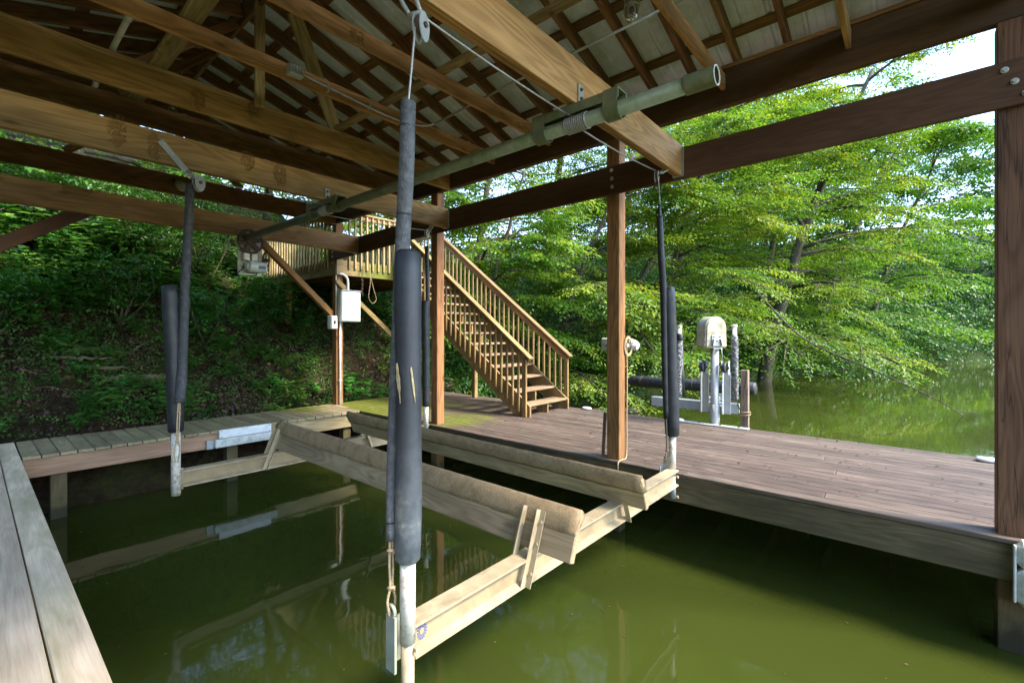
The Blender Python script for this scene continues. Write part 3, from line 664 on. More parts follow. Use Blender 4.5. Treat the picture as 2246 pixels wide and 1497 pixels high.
tube('pole_foot', [(1.237, 1.655, -1.75), (1.237, 1.655, -1.33)], 0.0285, 'ibeam', CR, 18)
for (du, zc, w_, h_) in ((-0.70, -0.21, 0.011, 0.17), (0.42, -0.22, 0.006, 0.16)):   # split seams where the foam core shows
    th = math.radians(-130) + du; c0 = Vector((1.240, 1.655, zc)); dr = Vector((math.cos(th), math.sin(th), 0)); tg = Vector((-dr.y, dr.x, 0))
    vs_, fs = [], []
    for k in range(9):
        u = k / 8; ww = w_ * math.sin(math.pi * min(1, u + .08)) ** .7 * random.uniform(.6, 1.1)
        for s in (-1, 0, 1): vs_.append(c0 + dr * (0.0585 if s else 0.0598) + tg * s * ww + Vector((0.0, 0, (0.5 - u) * h_)) + tg * (u - .5) * 0.02)
    for k in range(8):
        for s in range(2): fs.append((k * 3 + s, k * 3 + s + 1, k * 3 + s + 4, k * 3 + s + 3))
    mesh_obj('torn_seam', vs_, fs, 'scuff', PADN)
pole(4.345, 1.715, -1.345, -0.95, 0, (-0.97, 0.44, 0.066, 'foam'), (-0.055, 0.02), 0.033)
tube('pole_foot', [(4.352, 1.712, -1.56), (4.345, 1.715, -1.34)], 0.028, 'galvpale', CR, 18)
pole(1.225, 5.08, -1.47, -0.86, 0, (-0.895, 0.44, 0.063, 'foam'), (-0.045, 0), 0.036)
pole(4.09, 5.06, -1.30, -0.98, 0, (-1.0, 0.45, 0.052, 'foam'), (-0.01, 0), 0.034)
for (xx, yy, mt, sg) in ((1.205, 1.70, 'hook', 1), (4.34, 1.76, 'steelplate', -1), (1.235, 5.15, 'ibeam', 1), (4.165, 5.15, 'ibeam', -1)):
    rot = Matrix.Rotation(R(0), 3, 'Z')
    g = merge([boxgeo((xx - 0.02, yy, -1.335), 0.011, 0.062, 0.24), boxgeo((xx + 0.03 * sg, yy + 0.045, -1.36), 0.09, 0.009, 0.20)])
    p = mesh_obj('hook_plate', g[0], g[1], mt, CR)
    g = torus_geo((xx - 0.02, yy, -1.195), (1, 0, 0), 0.024, 0.008, 14, 6); mesh_obj('eye', g[0], g[1], mt, p)
for (xx, yy) in ((1.245, 1.616), (4.36, 1.675), (1.225, 5.03)):
    for zz in (-1.36, -1.55) if yy < 3 else (-1.30, -1.43):
        g = disc_geo((xx + 0.012, yy, zz), (0, 1, 0), 0.014, 0.016, 6); mesh_obj('bolt', g[0], g[1], 'ibeam', CR)
# blue gear shaped sticker on the near cross member web
st_v, st_f = [], []
cx_, cz_, yy_ = 1.345, -1.355, 1.70 - 0.0078
for k in range(16):
    a0, a1 = 2 * math.pi * k / 16, 2 * math.pi * (k + .6) / 16
    for (aa, rr_) in ((a0, .026), (a1, .026), (a1, .040), (a0, .040)): st_v.append((cx_ + math.cos(aa) * rr_ * .72, yy_, cz_ + math.sin(aa) * rr_))
    st_f.append((4 * k, 4 * k + 1, 4 * k + 2, 4 * k + 3))
o_ = len(st_v)
for k in range(16):
    aa = 2 * math.pi * k / 16
    st_v += [(cx_ + math.cos(aa) * .018 * .72, yy_, cz_ + math.sin(aa) * .018), (cx_ + math.cos(aa) * .023 * .72, yy_, cz_ + math.sin(aa) * .023)]
for k in range(16): st_f.append((o_ + 2 * k, o_ + 2 * k + 1, o_ + (2 * k + 3) % 32, o_ + (2 * k + 2) % 32))
mesh_obj('gear_sticker', st_v, st_f, 'label', IB1)

# ------------------------------------------------------------------ overhead winch: drive pipe, drums, motor
WZ, WX = 1.405, 2.645
WN = thing('lift_winch', (WX, 4, WZ), 'long green stained drive pipe with cable drums and motor under the cross beams', 'winch')
dp = tube('drive_pipe', [(WX, 7.42, WZ - 0.005), (WX, 0.835, WZ)], 0.0465, 'drive', WN, 24)
tube('pipe_coupling', [(WX, 0.965, WZ), (WX, 0.80, WZ)], 0.054, 'drive', WN, 24, cap=False)
g = merge([tube_geo([(WX, 0.797, WZ), (WX, 0.80, WZ)], 0.0545, 24, False), torus_geo((WX, 0.799, WZ), (0, 1, 0), 0.0505, 0.0045, 24, 6)]); mesh_obj('pipe_rim', g[0], g[1], 'drivering', WN)
g = disc_geo((WX, 0.835, WZ), (0, 1, 0), 0.047, 0.003, 20); mesh_obj('pipe_plug', g[0], g[1], 'rust', WN)
for y0, y1, zb in ((1.36, 2.03, 1.518), (4.72, 5.42, 1.510)):
    g = merge([boxgeo((WX + 0.0, (y0 + y1) / 2, zb - 0.005), 0.105, y1 - y0, 0.006), boxgeo((WX - 0.054, (y0 + y1) / 2, zb - 0.034), 0.006, y1 - y0, 0.062), boxgeo((WX + 0.054, (y0 + y1) / 2, zb - 0.034), 0.006, y1 - y0, 0.062)])
    ch = mesh_obj('channel_bracket', g[0], g[1], 'drive', WN)
    for ya in (y0 + 0.055, y1 - 0.055):      # strap round the pipe at each end
        pts = [(WX - 0.058, 0, zb - 0.002), (WX - 0.058, 0, WZ)] + [(WX + 0.058 * math.cos(a), 0, WZ + 0.058 * math.sin(a)) for a in np.linspace(math.pi, 2 * math.pi, 13)[1:]] + [(WX + 0.058, 0, zb - 0.002)]
        vs_, fs = [], []
        for (a, b, c) in pts: vs_ += [(a, ya - 0.05, c), (a, ya + 0.05, c)]
        n = len(vs_)
        for i in range(len(pts) - 1): fs.append((2 * i, 2 * i + 1, 2 * i + 3, 2 * i + 2))
        cen = Vector((WX, 0, WZ + .02)); vs2 = []
        for v in vs_:
            dd = Vector((v[0] - WX, 0, v[2] - WZ)); dd = dd.normalized() * 0.005; vs2.append((v[0] + dd.x, v[1], v[2] + dd.z))
        fs2 = [tuple(i + n for i in f[::-1]) for f in fs]
        side = [(2 * i, 2 * i + 2, 2 * i + 2 + n, 2 * i + n) for i in range(len(pts) - 1)] + [(2 * i + 1, 2 * i + 1 + n, 2 * i + 3 + n, 2 * i + 3) for i in range(len(pts) - 1)]
        mesh_obj('strap', vs_ + vs2, fs + fs2 + side, 'drive', ch)
    # strap plates bolted up the beam face
    yb = 1.67 if y0 < 3 else 5.035
    pl = block('mount_plate', WX - 0.03, WX + 0.03, yb - 0.010, yb - 0.003, zb + 0.0, zb + 0.135, 'steelplate', WN, 'z', 0.001)
    for dz in (0.04, 0.10):
        g = disc_geo((WX, yb - 0.015, zb + dz), (0, 1, 0), 0.012, 0.012, 6); mesh_obj('bolt', g[0], g[1], 'rust', pl)
    parts = []
    for k in range(11): parts.append(torus_geo((WX, (y0 + y1) / 2 - 0.085 + k * 0.0155, WZ), (0, 1, 0), 0.0515, 0.0062, 22, 6))
    g = merge(parts); mesh_obj('cable_coil', g[0], g[1], 'cable', WN, True)
# motor end on the far beam
block('motor_plate', 2.53, 2.86, 7.400, 7.412, 0.86, 1.49, 'steelplate', WN, 'z', 0.002)
parts = [torus_geo((2.675, 7.33, 1.345), (0, 1, 0), 0.165, 0.017, 28, 8), disc_geo((2.675, 7.33, 1.345), (0, 1, 0), 0.05, 0.06, 16)]
for k in range(6):
    a = math.radians(60 * k + 15); c = Vector((2.675 + 0.105 * math.cos(a), 7.33, 1.345 + 0.105 * math.sin(a)))
    parts.append(boxgeo(c, 0.13, 0.022, 0.066, Matrix.Rotation(-a, 3, 'Y')))
g = merge(parts); wheel = mesh_obj('drive_wheel', g[0], g[1], 'rust', WN, False)
for dx, c in ((-0.055, 0), (0.05, 1)):
    block('contactor', 2.675 + dx - 0.037, 2.675 + dx + 0.037, 7.30, 7.395, 1.065, 1.165, 'whitebox', WN, 'z', 0.004)
g = merge([disc_geo((2.74, 7.27, 0.975), (1, 0, 0), 0.085, 0.235, 22, 0.012), disc_geo((2.61, 7.27, 0.975), (1, 0, 0), 0.055, 0.03, 16)]); mt_ = mesh_obj('motor', g[0], g[1], 'greybox', WN, False)
block('name_plate', 2.735, 2.83, 7.178, 7.186, 0.94, 0.985, 'label', mt_, 'x', 0.001)
g = merge([torus_geo((2.875, 7.29, 1.09), (1, 0, 0), 0.12, 0.012, 22, 6), boxgeo((2.875, 7.29, 1.09), 0.014, 0.02, 0.23), boxgeo((2.875, 7.29, 1.09), 0.014, 0.23, 0.02), disc_geo((2.875, 7.29, 1.09), (1, 0, 0), 0.03, 0.05, 12)]); mesh_obj('belt_pulley', g[0], g[1], 'rust', WN)
tube('motor_cord', smooth_path([(2.56, 7.28, 0.95), (2.50, 7.30, 0.84), (2.60, 7.34, 0.72), (2.72, 7.36, 0.78), (2.79, 7.38, 0.90)]), 0.007, 'black', WN, 6)

# ------------------------------------------------------------------ pulleys, cables, sleeves
def pulley(name_loc, axis, label, s=1.0, shackle_to=None, mat='galvpale'):
    c = Vector(name_loc); ax = Vector(axis).normalized()
    P = thing('pulley_block', c, label, 'pulley', 'pulleys of the boat lift')
    dn = Vector((0, 0, -1)); side = ax.cross(dn)
    for sg in (-1, 1):
        n = 18; vs_, fs = [], []
        for d_ in (0.013, 0.018):
            for k in range(n):
                a = 2 * math.pi * k / n
                rr = 0.040 * s * (1.0 + 0.32 * max(0, math.cos(a)) ** 3)
                vs_.append(c + ax * sg * d_ * s + dn * math.cos(a) * rr * 1.25 + side * math.sin(a) * rr * .92)
        fs = [tuple(range(n)), tuple(range(2 * n - 1, n - 1, -1))] + [(i, i + n, (i + 1) % n + n, (i + 1) % n) for i in range(n)]
        mesh_obj('cheek', vs_, fs, mat, P)
    g = merge([disc_geo(c, ax, 0.036 * s, 0.018 * s, 20, 0.003), disc_geo(c, ax, 0.011 * s, 0.052 * s, 12)]); mesh_obj('sheave', g[0], g[1], 'rust', P)
    if shackle_to:
        t_ = Vector(shackle_to); d = (t_ - c); L = d.length; d.normalize()
        top = c + d * 0.045 * s
        g = merge([disc_geo(top, ax, 0.011 * s, 0.062 * s, 10), tube_geo(smooth_path([top + ax * .024 * s, top + ax * .03 * s + d * (L * .4), t_ + ax * .02 * s, t_ + d * .02, t_ - ax * .02 * s, top - ax * .03 * s + d * (L * .4), top - ax * .024 * s], 4), 0.0085 * s, 8)])
        mesh_obj('shackle', g[0], g[1], mat, P, True)
    return P
PN, PR_, PF, PQ = Vector((1.285, 1.625, 1.345)), Vector((4.165, 1.79, 1.47)), Vector((1.385, 5.005, 1.395)), Vector((4.16, 5.13, 1.41))
pulley(PN, (0.35, -0.93, 0.0), 'white painted pulley block shackled under the nearest cross beam at the top of frame', 1.12, (1.215, 1.66, 1.49))
pulley(PR_, (0.2, -0.97, 0), 'small grey pulley hanging at the beam end near the middle post', 0.95, (4.24, 1.72, 1.54))
pulley(PF, (0.2, -0.97, 0), 'grey pulley hooked to the slanted steel strap on the second cross beam', 1.25, (1.31, 5.012, 1.47))
pulley(PQ, (0.2, -0.97, 0), 'grey pulley at the corner where second cross beam meets the side header', 1.0, (4.22, 5.09, 1.50))
sb = board('steel_strap', (1.095, 5.0235, 1.70), (1.335, 5.0235, 1.435), 0.052, 0.007, 'galvpale', up=(0, 1, 0), bev=0.001)
tag(sb, 'flat slanted steel strap bolted on second cross beam above far left pulley', 'strap')
for u in (0.10, 0.36, 0.92):
    p = Vector((1.095, 5.014, 1.70)).lerp(Vector((1.335, 5.014, 1.435)), u); g = disc_geo(p, (0, 1, 0), 0.013, 0.012, 6); mesh_obj('bolt', g[0], g[1], 'bolt', sb)
def cable(pts, label, parts=()):
    c = tube('lift_cable', pts, 0.0056, 'cable', None, 8); tag(c, label, 'cable'); return c
def sag(a, b, s=0.01, n=8):
    a, b = Vector(a), Vector(b); return [a.lerp(b, i / n) - Vector((0, 0, s * 4 * (i / n) * (1 - i / n))) for i in range(n + 1)]
D1, D2 = (WX, 1.74, WZ), (WX, 5.02, WZ)
def sleeve(name, pts, rads, mat, parent, joints=()):
    o = tube(name, smooth_path(pts, 6), np.interp(np.linspace(0, 1, (len(pts) - 1) * 6 + 1), np.linspace(0, 1, len(rads)), rads), mat, parent, 16)
    for j in joints:
        sp = smooth_path(pts, 6); i = int(j * (len(sp) - 1)); i = min(i, len(sp) - 2)
        rr = float(np.interp(j, np.linspace(0, 1, len(rads)), rads)); g = torus_geo(sp[i], sp[i + 1] - sp[i], rr * 0.985, 0.0035, 16, 5); mesh_obj('tie_band', g[0], g[1], 'black', o)
    return o
# near corner
top = PN + Vector((-0.03, 0, -0.01))
c1 = cable([Vector((WX - 0.04, 1.72, WZ + 0.045))] + sag((WX - 0.04, 1.72, WZ + 0.045), PN + Vector((0.02, 0, 0.045)), 0.012)[1:] + [PN + Vector((-0.02, 0, 0.045)), top, (1.264, 1.69, 1.0), (1.262, 1.70, 0.7), (1.266, 1.735, .36), (1.255, 1.748, 0), (1.183, 1.70, -0.88)], 'wire cable from the winch drum over the near pulley down into grey foam sleeve')
sleeve('foam_sleeve', [(1.266, 1.69, 1.022), (1.262, 1.70, 0.7), (1.266, 1.735, 0.36), (1.255, 1.748, 0.0), (1.238, 1.745, -0.25), (1.203, 1.72, -0.65), (1.183, 1.70, -0.89)], [0.034, 0.0345, 0.034, 0.031, 0.029, 0.0255, 0.0235], 'sleeve', c1, (0.06, 0.27, 0.97))
def rope_tail(parent, a, b, k=0.03):
    a, b = Vector(a), Vector(b); parts = []
    for s in (-1, 1):
        parts.append(tube_geo(smooth_path([a + Vector((s * .006, 0, 0)), a.lerp(b, .35) + Vector((s * .009, 0, 0)), a.lerp(b, .62) + Vector((s * .006, 0, 0)), a.lerp(b, .80) + Vector((s * .02, 0, 0)), b + Vector((s * .010, 0, 0))]), 0.0058, 7))
    for u in (0.16, 0.64): parts += [torus_geo(a.lerp(b, u), (0.2, 0.3, 1), 0.012, 0.0075, 12, 6), torus_geo(a.lerp(b, u + .03) + Vector((.006, 0, 0)), (1, 0.4, 0.5), 0.009, 0.006, 10, 6)]
    g = merge(parts); return mesh_obj('rope_tail', g[0], g[1], 'rope', parent, True)
rope_tail(c1, (1.183, 1.70, -0.88), (1.185, 1.70, -1.215))
# right corner by the middle post
c2 = cable([Vector((WX + 0.03, 1.66, WZ - 0.05))] + sag((WX + 0.03, 1.66, WZ - 0.05), PR_ + Vector((-0.02, 0, 0.04)), 0.015)[1:] + [PR_ + Vector((0.03, 0, 0.03)), (4.135, 1.75, 1.21), (4.20, 1.75, 0.4), (4.28, 1.735, -1.2)], 'wire cable from the winch drum to black sleeve beside the middle post')
sleeve('foam_sleeve', [(4.128, 1.75, 1.19), (4.135, 1.75, 1.06), (4.136, 1.75, 1.055), (4.167, 1.75, 0.72), (4.22, 1.75, 0.38), (4.25, 1.75, -0.3), (4.275, 1.745, -0.8)], [0.013, 0.017, 0.028, 0.031, 0.032, 0.028, 0.026], 'foam', c2, ())
rope_tail(c2, (4.283, 1.74, -0.93), (4.318, 1.76, -1.21))
# far left corner
c3 = cable([Vector((WX - 0.03, 5.0, WZ + 0.05))] + sag((WX - 0.03, 5.0, WZ + 0.05), PF + Vector((0.03, 0, 0.04)), 0.012)[1:] + [PF + Vector((-0.035, 0, 0.0)), (1.326, 5.05, 1.3), (1.24, 5.05, -0.6)], 'wire cable running along second cross beam to the far left pulley and jointed grey sleeve')
sleeve('foam_sleeve', [(1.327, 5.05, 1.375), (1.31, 5.05, 0.9), (1.284, 5.05, 0.34), (1.264, 5.035, -0.2), (1.250, 5.01, -0.42), (1.226, 4.972, -0.62)], [0.037, 0.037, 0.039, 0.041, 0.042, 0.041], 'sleevedark', c3, (0.03, 0.30, 0.45, 0.60, 0.73, 0.98))
rope_tail(c3, (1.222, 4.972, -0.62), (1.212, 5.01, -1.16))
# far right corner
c4 = cable([Vector((WX + 0.03, 5.08, WZ - 0.05))] + sag((WX + 0.03, 5.08, WZ - 0.05), PQ + Vector((-0.03, 0, 0.03)), 0.012)[1:] + [PQ + Vector((0.0, 0, -0.02)), (4.135, 5.1, 1.2), (4.15, 5.1, -0.9)], 'wire cable from the far drum to the corner pulley behind the big near pad')
sleeve('foam_sleeve', [(4.135, 5.1, 1.21), (4.150, 5.1, 0.5), (4.155, 5.1, -0.2), (4.151, 5.1, -0.88)], [0.028, 0.029, 0.028, 0.026], 'foam', c4, (0.3, 0.6))
rope_tail(c4, (4.151, 5.1, -0.88), (4.155, 5.14, -1.2))

# ------------------------------------------------------------------ small fittings
JB = thing('junction_box', (1.87, 4.13, 2.31), 'small grey ribbed electrical junction box on a roof tie with curved conduit', 'electrical box')
block('box_body', 1.80, 1.93, 4.085, 4.152, 2.262, 2.352, 'greybox', JB, 'x', 0.004)
block('box_cover', 1.805, 1.925, 4.073, 4.084, 2.267, 2.347, 'galv', JB, 'x', 0.003)
for k in range(4): block('rib', 1.825 + k * 0.026, 1.835 + k * 0.026, 4.065, 4.0725, 2.278, 2.336, 'galvpale', JB, 'z', 0.001)
tube('conduit', smooth_path([(1.93, 4.12, 2.315), (2.05, 4.125, 2.305), (2.35, 4.13, 2.29), (2.75, 4.13, 2.265), (3.05, 4.13, 2.272), (3.28, 4.12, 2.31), (3.40, 4.05, 2.35)], 6), 0.0105, 'galv', JB, 8)
for xx in (2.18, 2.62, 3.02): block('clip', xx - 0.008, xx + 0.008, 4.112, 4.1535, 2.255, 2.318, 'bolt', JB, 'z', 0.001)
tube('conduit', [(3.40, 4.05, 2.352), (3.38, 2.9, 2.395), (3.33, 1.32, 2.395)], 0.0115, 'galv', JB, 8)
tube('conduit', smooth_path([(3.33, 1.33, 2.395), (3.325, 1.20, 2.40), (3.32, 1.15, 2.46), (3.20, 1.12, 2.52), (2.9, 1.12, 2.60)], 5), 0.0115, 'galv', JB, 8)
LT = thing('jar_light', (3.05, 1.5, 2.28), 'clear glass jar lamp with wire guard hanging from the roof, unlit', 'lamp')
prof = [(0.050, 2.42), (0.050, 2.335), (0.047, 2.30), (0.046, 2.26), (0.038, 2.232), (0.018, 2.222), (0.001, 2.22)]
LX, LY = 3.06, 1.5
vs_, fs = [], []
for r_, z_ in prof:
    for k in range(18): vs_.append((LX + r_ * math.cos(2 * math.pi * k / 18), LY + r_ * math.sin(2 * math.pi * k / 18), z_))
for i in range(len(prof) - 1):
    for k in range(18): fs.append((i * 18 + k, i * 18 + (k + 1) % 18, (i + 1) * 18 + (k + 1) % 18, (i + 1) * 18 + k))
mesh_obj('glass_jar', vs_, fs, 'glass', LT, True)
g = merge([disc_geo((LX, LY, 2.46), (0, 0, 1), 0.056, 0.09, 18, 0.008), disc_geo((LX, LY, 2.405), (0, 0, 1), 0.062, 0.022, 18), disc_geo((LX, LY, 2.55), (0, 0, 1), 0.04, 0.12, 14)]); mesh_obj('base', g[0], g[1], 'galv', LT)
parts = [torus_geo((LX, LY, 2.315), (0, 0, 1), 0.0535, 0.003, 18, 5)]
for a in (0, math.pi / 2): parts.append(tube_geo(smooth_path([(LX + 0.054 * math.cos(a), LY + 0.054 * math.sin(a), 2.40), (LX + 0.053 * math.cos(a), LY + 0.053 * math.sin(a), 2.27), (LX, LY, 2.208), (LX - 0.053 * math.cos(a), LY - 0.053 * math.sin(a), 2.27), (LX - 0.054 * math.cos(a), LY - 0.054 * math.sin(a), 2.40)]), 0.003, 5))
g = merge(parts); mesh_obj('wire_guard', g[0], g[1], 'galv', LT, True)
g = disc_geo((LX, LY, 2.30), (0, 0, 1), 0.026, 0.075, 12, 0.015); mesh_obj('bulb', g[0], g[1], 'white', LT, True)
PV = tube('vent_pipe', smooth_path([(0.80, 3.6, 2.44), (0.80, 5.9, 2.44), (0.80, 5.97, 2.42), (0.78, 6.03, 2.36), (0.76, 6.06, 2.28)], 5), 0.022, 'white', None, 12)
tag(PV, 'white plastic pipe running along the roof ties at upper left', 'pipe')
g = tube_geo([(0.80, 4.50, 2.44), (0.80, 4.62, 2.44)], 0.028, 12); mesh_obj('pipe_coupling', g[0], g[1], 'white', PV, True)
FLD = tube('flood_lamp', [(1.99, 8.16, 2.20), (2.01, 8.10, 2.165), (2.02, 8.04, 2.13)], [0.05, 0.065, 0.07], 'hood', None, 14); tag(FLD, 'small round amber floodlight bulb on the dark gable tie near far left pulley', 'lamp')
g = disc_geo((1.98, 8.2, 2.23), (0.1, -0.3, -0.2), 0.04, 0.09, 12); mesh_obj('socket', g[0], g[1], 'black', FLD)

EB = thing('electrical_panel', (4.72, 8.1, 0.22), 'pale grey metal breaker panel on the post under the landing', 'electrical box')
block('cabinet', 4.535, 4.945, 8.105, 8.246, 0.225, 0.81, 'greybox', EB, 'z', 0.008); block('door', 4.55, 4.93, 8.088, 8.1035, 0.24, 0.795, 'greybox', EB, 'z', 0.005)
block('hood', 4.53, 4.95, 8.075, 8.246, 0.8115, 0.822, 'galvpale', EB, 'x', 0.002)
tube('conduit', smooth_path([(4.71, 8.17, 0.82), (4.71, 8.17, 0.95), (4.695, 8.18, 1.06), (4.63, 8.20, 1.12), (4.55, 8.21, 1.13)], 6), 0.027, 'galvpale', EB, 12)
tube('conduit', [(4.575, 8.205, 0.225), (4.575, 8.205, DECK + 0.002)], 0.0165, 'white', EB, 12)
for z in (-0.05, -0.9): block('clip', 4.545, 4.605, 8.186, 8.2485, z, z + 0.02, 'galvpale', EB, 'x', 0.001)
SW = thing('switch_box', (4.45, 8.3, 0.1), 'small white switch box with padlock on the side of the post', 'switch box')
block('box_body', 4.385, 4.5195, 8.20, 8.33, 0.085, 0.335, 'whitebox', SW, 'z', 0.008); block('cover', 4.395, 4.51, 8.182, 8.1985, 0.095, 0.325, 'whitebox', SW, 'z', 0.005)
g = merge([boxgeo((4.452, 8.172, 0.205), 0.035, 0.016, 0.035), torus_geo((4.452, 8.172, 0.235), (0, 1, 0), 0.014, 0.004, 12, 5)]); mesh_obj('padlock', g[0], g[1], 'rust', SW)
tube('conduit', [(4.50, 8.225, 0.335), (4.50, 8.225, 1.30)], 0.009, 'galv', SW, 8)
ch = []
for k in range(14): ch.append(torus_geo((4.99 + 0.004 * math.sin(k), 8.12, 1.30 - k * 0.042), ((1, 0.1, 0) if k % 2 else (0.1, 1, 0)), 0.017, 0.0045, 10, 5))
g = merge(ch); tag(mesh_obj('hanging_chain', g[0], g[1], 'rust', None, True), 'short rusty chain hanging from the landing edge above the panel', 'chain')
tag(tube('hanging_rope', smooth_path([(5.17, 8.12, 1.35), (5.16, 8.11, 1.0), (5.12, 8.10, 0.72), (5.20, 8.10, 0.60), (5.29, 8.10, 0.68), (5.24, 8.10, 0.85), (5.18, 8.12, 1.1)], 6), 0.0045, 'rope', None, 6), 'looped tan rope hanging beside the chain under the landing', 'rope')

DB = thing('dock_bumper', (2.6, 7.36, -1.45), 'pair of white plastic rub strips screwed to the far walkway face', 'bumper')
block('upper_strip', 2.27, 2.965, 7.318, 7.3705, -1.468, -1.352, 'white', DB, 'x', 0.006)
block('lower_strip', 2.21, 3.05, 7.29, 7.3705, -1.590, -1.474, 'bumper', DB, 'x', 0.012); block('end_bracket', 2.12, 2.207, 7.335, 7.3705, -1.597, -1.477, 'galvpale', DB, 'x', 0.003)
for xx in (2.30, 2.935):
    for zz in (-1.452, -1.368):
        g = disc_geo((xx, 7.317, zz), (0, 1, 0), 0.007, 0.006, 8); mesh_obj('screw', g[0], g[1], 'rust', DB)
RB = thing('post_bumper', (4.43, -0.55, -1.55), 'white molded dock bumper strapped to the nearest right post at the slip corner', 'bumper')
for z0, z1 in ((-1.515, -1.345), (-1.765, -1.522)): block('bumper_rib', 4.395, 4.515, -0.70, -0.525, z0, z1, 'bumper', RB, 'z', 0.03)
block('bumper_edge', 4.40, 4.43, -0.524, -0.51, -1.74, -1.37, 'bumper', RB, 'z', 0.005)
for (xx, yy, lb) in ((7.15, 4.37, 'small white cap on the dock edge right of the stairs'), (7.12, 2.72, 'small white cap on the dock edge left of the outer lift post'), (6.98, -0.62, 'chipped white cap at the right end of the dock edge')):
    g = disc_geo((xx, yy, DECK + 0.022), (0, 0, 1), 0.06, 0.042, 16, 0.014); o = mesh_obj('mooring_cap', [Vector((a.x * 1 + 0, (a.y - yy) * 1.55 + yy, a.z)) for a in g[0]], g[1], 'white', None, True); tag(o, lb, 'cap')
FL = thing('flood_lights', (4.7, 2.5, -0.13), 'pair of pale grey floodlights behind the middle post', 'lamp')
block('lamp_head', 4.73, 4.84, 2.60, 2.70, -0.19, -0.05, 'bumper', FL, 'y', 0.012)
vs2, fs2 = tube_geo([(4.78, 2.36, -0.12), (4.78, 2.31, -0.13), (4.78, 2.27, -0.14)], [0.066, 0.06, 0.04], 12); mesh_obj('lamp_head', vs2, fs2, 'bumper', FL)
block('mount_arm', 4.67, 4.73, 2.34, 2.62, -0.15, -0.11, 'galvpale', FL, 'y', 0.004)
OC = thing('orange_cord', (4.68, 2.32, -1.3), 'tan cord coiled at the lamp and running down the middle post', 'cord')
tube('cord', smooth_path([(4.655, 2.345, -0.05), (4.66, 2.340, -0.5), (4.655, 2.342, -0.9), (4.66, 2.345, -1.25), (4.62, 2.335, -1.345), (4.52, 2.33, -1.342), (4.448, 2.335, -1.36), (4.44, 2.335, -1.45), (4.442, 2.337, -1.62)], 6), 0.0075, 'rope', OC, 7)
parts = [torus_geo((4.68, 2.335, -0.14), (0.3, 1, 0), 0.05 + 0.004 * k, 0.0055, 16, 5) for k in range(4)]
g = merge([([Vector((v.x, v.y, (v.z + 0.14) * 1.7 - 0.14)) for v in a], b) for a, b in parts]); mesh_obj('coil', g[0], g[1], 'rope', OC, True)
tag(board('scrap_strip', (4.50, 2.545, DECK + 0.01), (4.514, 2.525, -0.86), 0.04, 0.012, 'rim', None, up=(1, 0, 0)), 'narrow grey strip leaning on the foot of the middle post', 'strip')

# dry honeycomb nest remains on the beams
def nest(x, y, z, w, h, label, seed):
    rs = random.Random(seed); parts = []
    nxn, nzn = int(w / 0.013), int(h / 0.02)
    for i in range(nxn):
        for j in range(nzn):
            if rs.random() < 0.22 or ((i / nxn - .5) ** 2 + (j / nzn - .5) ** 2) > .23 + rs.random() * .1: continue
            parts.append(tube_geo([(x + i * 0.013 + (j % 2) * .006, y + 0.001, z + j * 0.02), (x + i * 0.013 + (j % 2) * .006, y - rs.uniform(.004, .010), z + j * 0.02)], [0.0075, 0.0068], 6, False))
    g = merge(parts); tag(mesh_obj('wasp_nest', g[0], g[1], 'nest'), label, 'wasp nest')
def pY(u, v, Y):
    a = R(40.57); s = (u - 1123) / 1019.2; k = (731.2 - v) / 1019.2
    X = math.cos(a) + math.sin(a) * s; Yd = math.sin(a) - math.cos(a) * s; t_ = Y / Yd; return X * t_, k * t_
for i, (u, v, Y, w, h, lb) in enumerate(((435, 218, 5.05, .12, .20, 'dark honeycomb nest remnant on the big upper tie left of the king post'), (558, 245, 5.05, .13, .2, 'pale honeycomb nest remnant on the big upper tie beside the king post foot'), (642, 298, 5.05, .12, .17, 'pale nest remnant on the big upper tie below a dark knot'),
        (258, 285, 5.035, .12, .28, 'tall pale nest remnant on second cross beam left of the steel strap'), (338, 320, 5.035, .1, .28, 'long pale nest streak on second cross beam behind the steel strap'), (543, 350, 5.035, .13, .2, 'faint nest remnant on second cross beam in the middle'), (615, 382, 5.035, .14, .24, 'pale nest remnant on second cross beam near the far drum'),
        (170, 415, 7.43, .28, .16, 'pale wide nest remnant on the farthest cross beam at left'), (782, 80, 3.255, .14, .12, 'tan nest patch on a thin roof tie left of the near pulley'))):
    X_, Z_ = pY(u, v, Y); nest(X_ - w / 2, Y - 0.001, Z_ - h / 2, w, h, lb, i)

# ------------------------------------------------------------------ second lift outside the dock
OL = thing('outer_lift', (7.22, 2.21, DECK), 'galvanised lift post with pale domed motor hood standing on the dock edge', 'boat lift')
ox, oy = 7.225, 2.21
tube('lift_post', [(ox, oy, DECK - 0.6), (ox, oy, -0.10)], 0.058, 'galvpale', OL, 20)
tube('post_base', [(ox, oy, DECK + 0.004), (ox, oy, DECK + 0.30)], 0.072, 'galvpale', OL, 4)
block('foot_plate', 7.06, 7.19, 1.72, 2.78, DECK + 0.003, DECK + 0.014, 'galvpale', OL, 'y', 0.002)
for yy in (1.85, 2.1, 2.4, 2.65):
    g = disc_geo((7.12, yy, DECK + 0.02), (0, 0, 1), 0.016, 0.012, 6); mesh_obj('bolt', g[0], g[1], 'rust', OL)
HM = Matrix.Translation((7.27, 2.265, 0)) @ Matrix.Rotation(R(42), 4, 'Z')      # the hood stands skewed on its post
hw, hz0, hz1 = 0.165, -0.21, 0.255     # D shaped front, extruded backwards
prof = [(-hw, hz0)] + [(-hw * 0.94 * math.cos(a), hz1 - 0.165 + 0.165 * math.sin(a)) for a in np.linspace(0, math.pi, 15)] + [(hw, hz0)]
n = len(prof); vs_ = [(-0.15, -a, b) for a, b in prof] + [(0.19, -a, b) for a, b in prof]
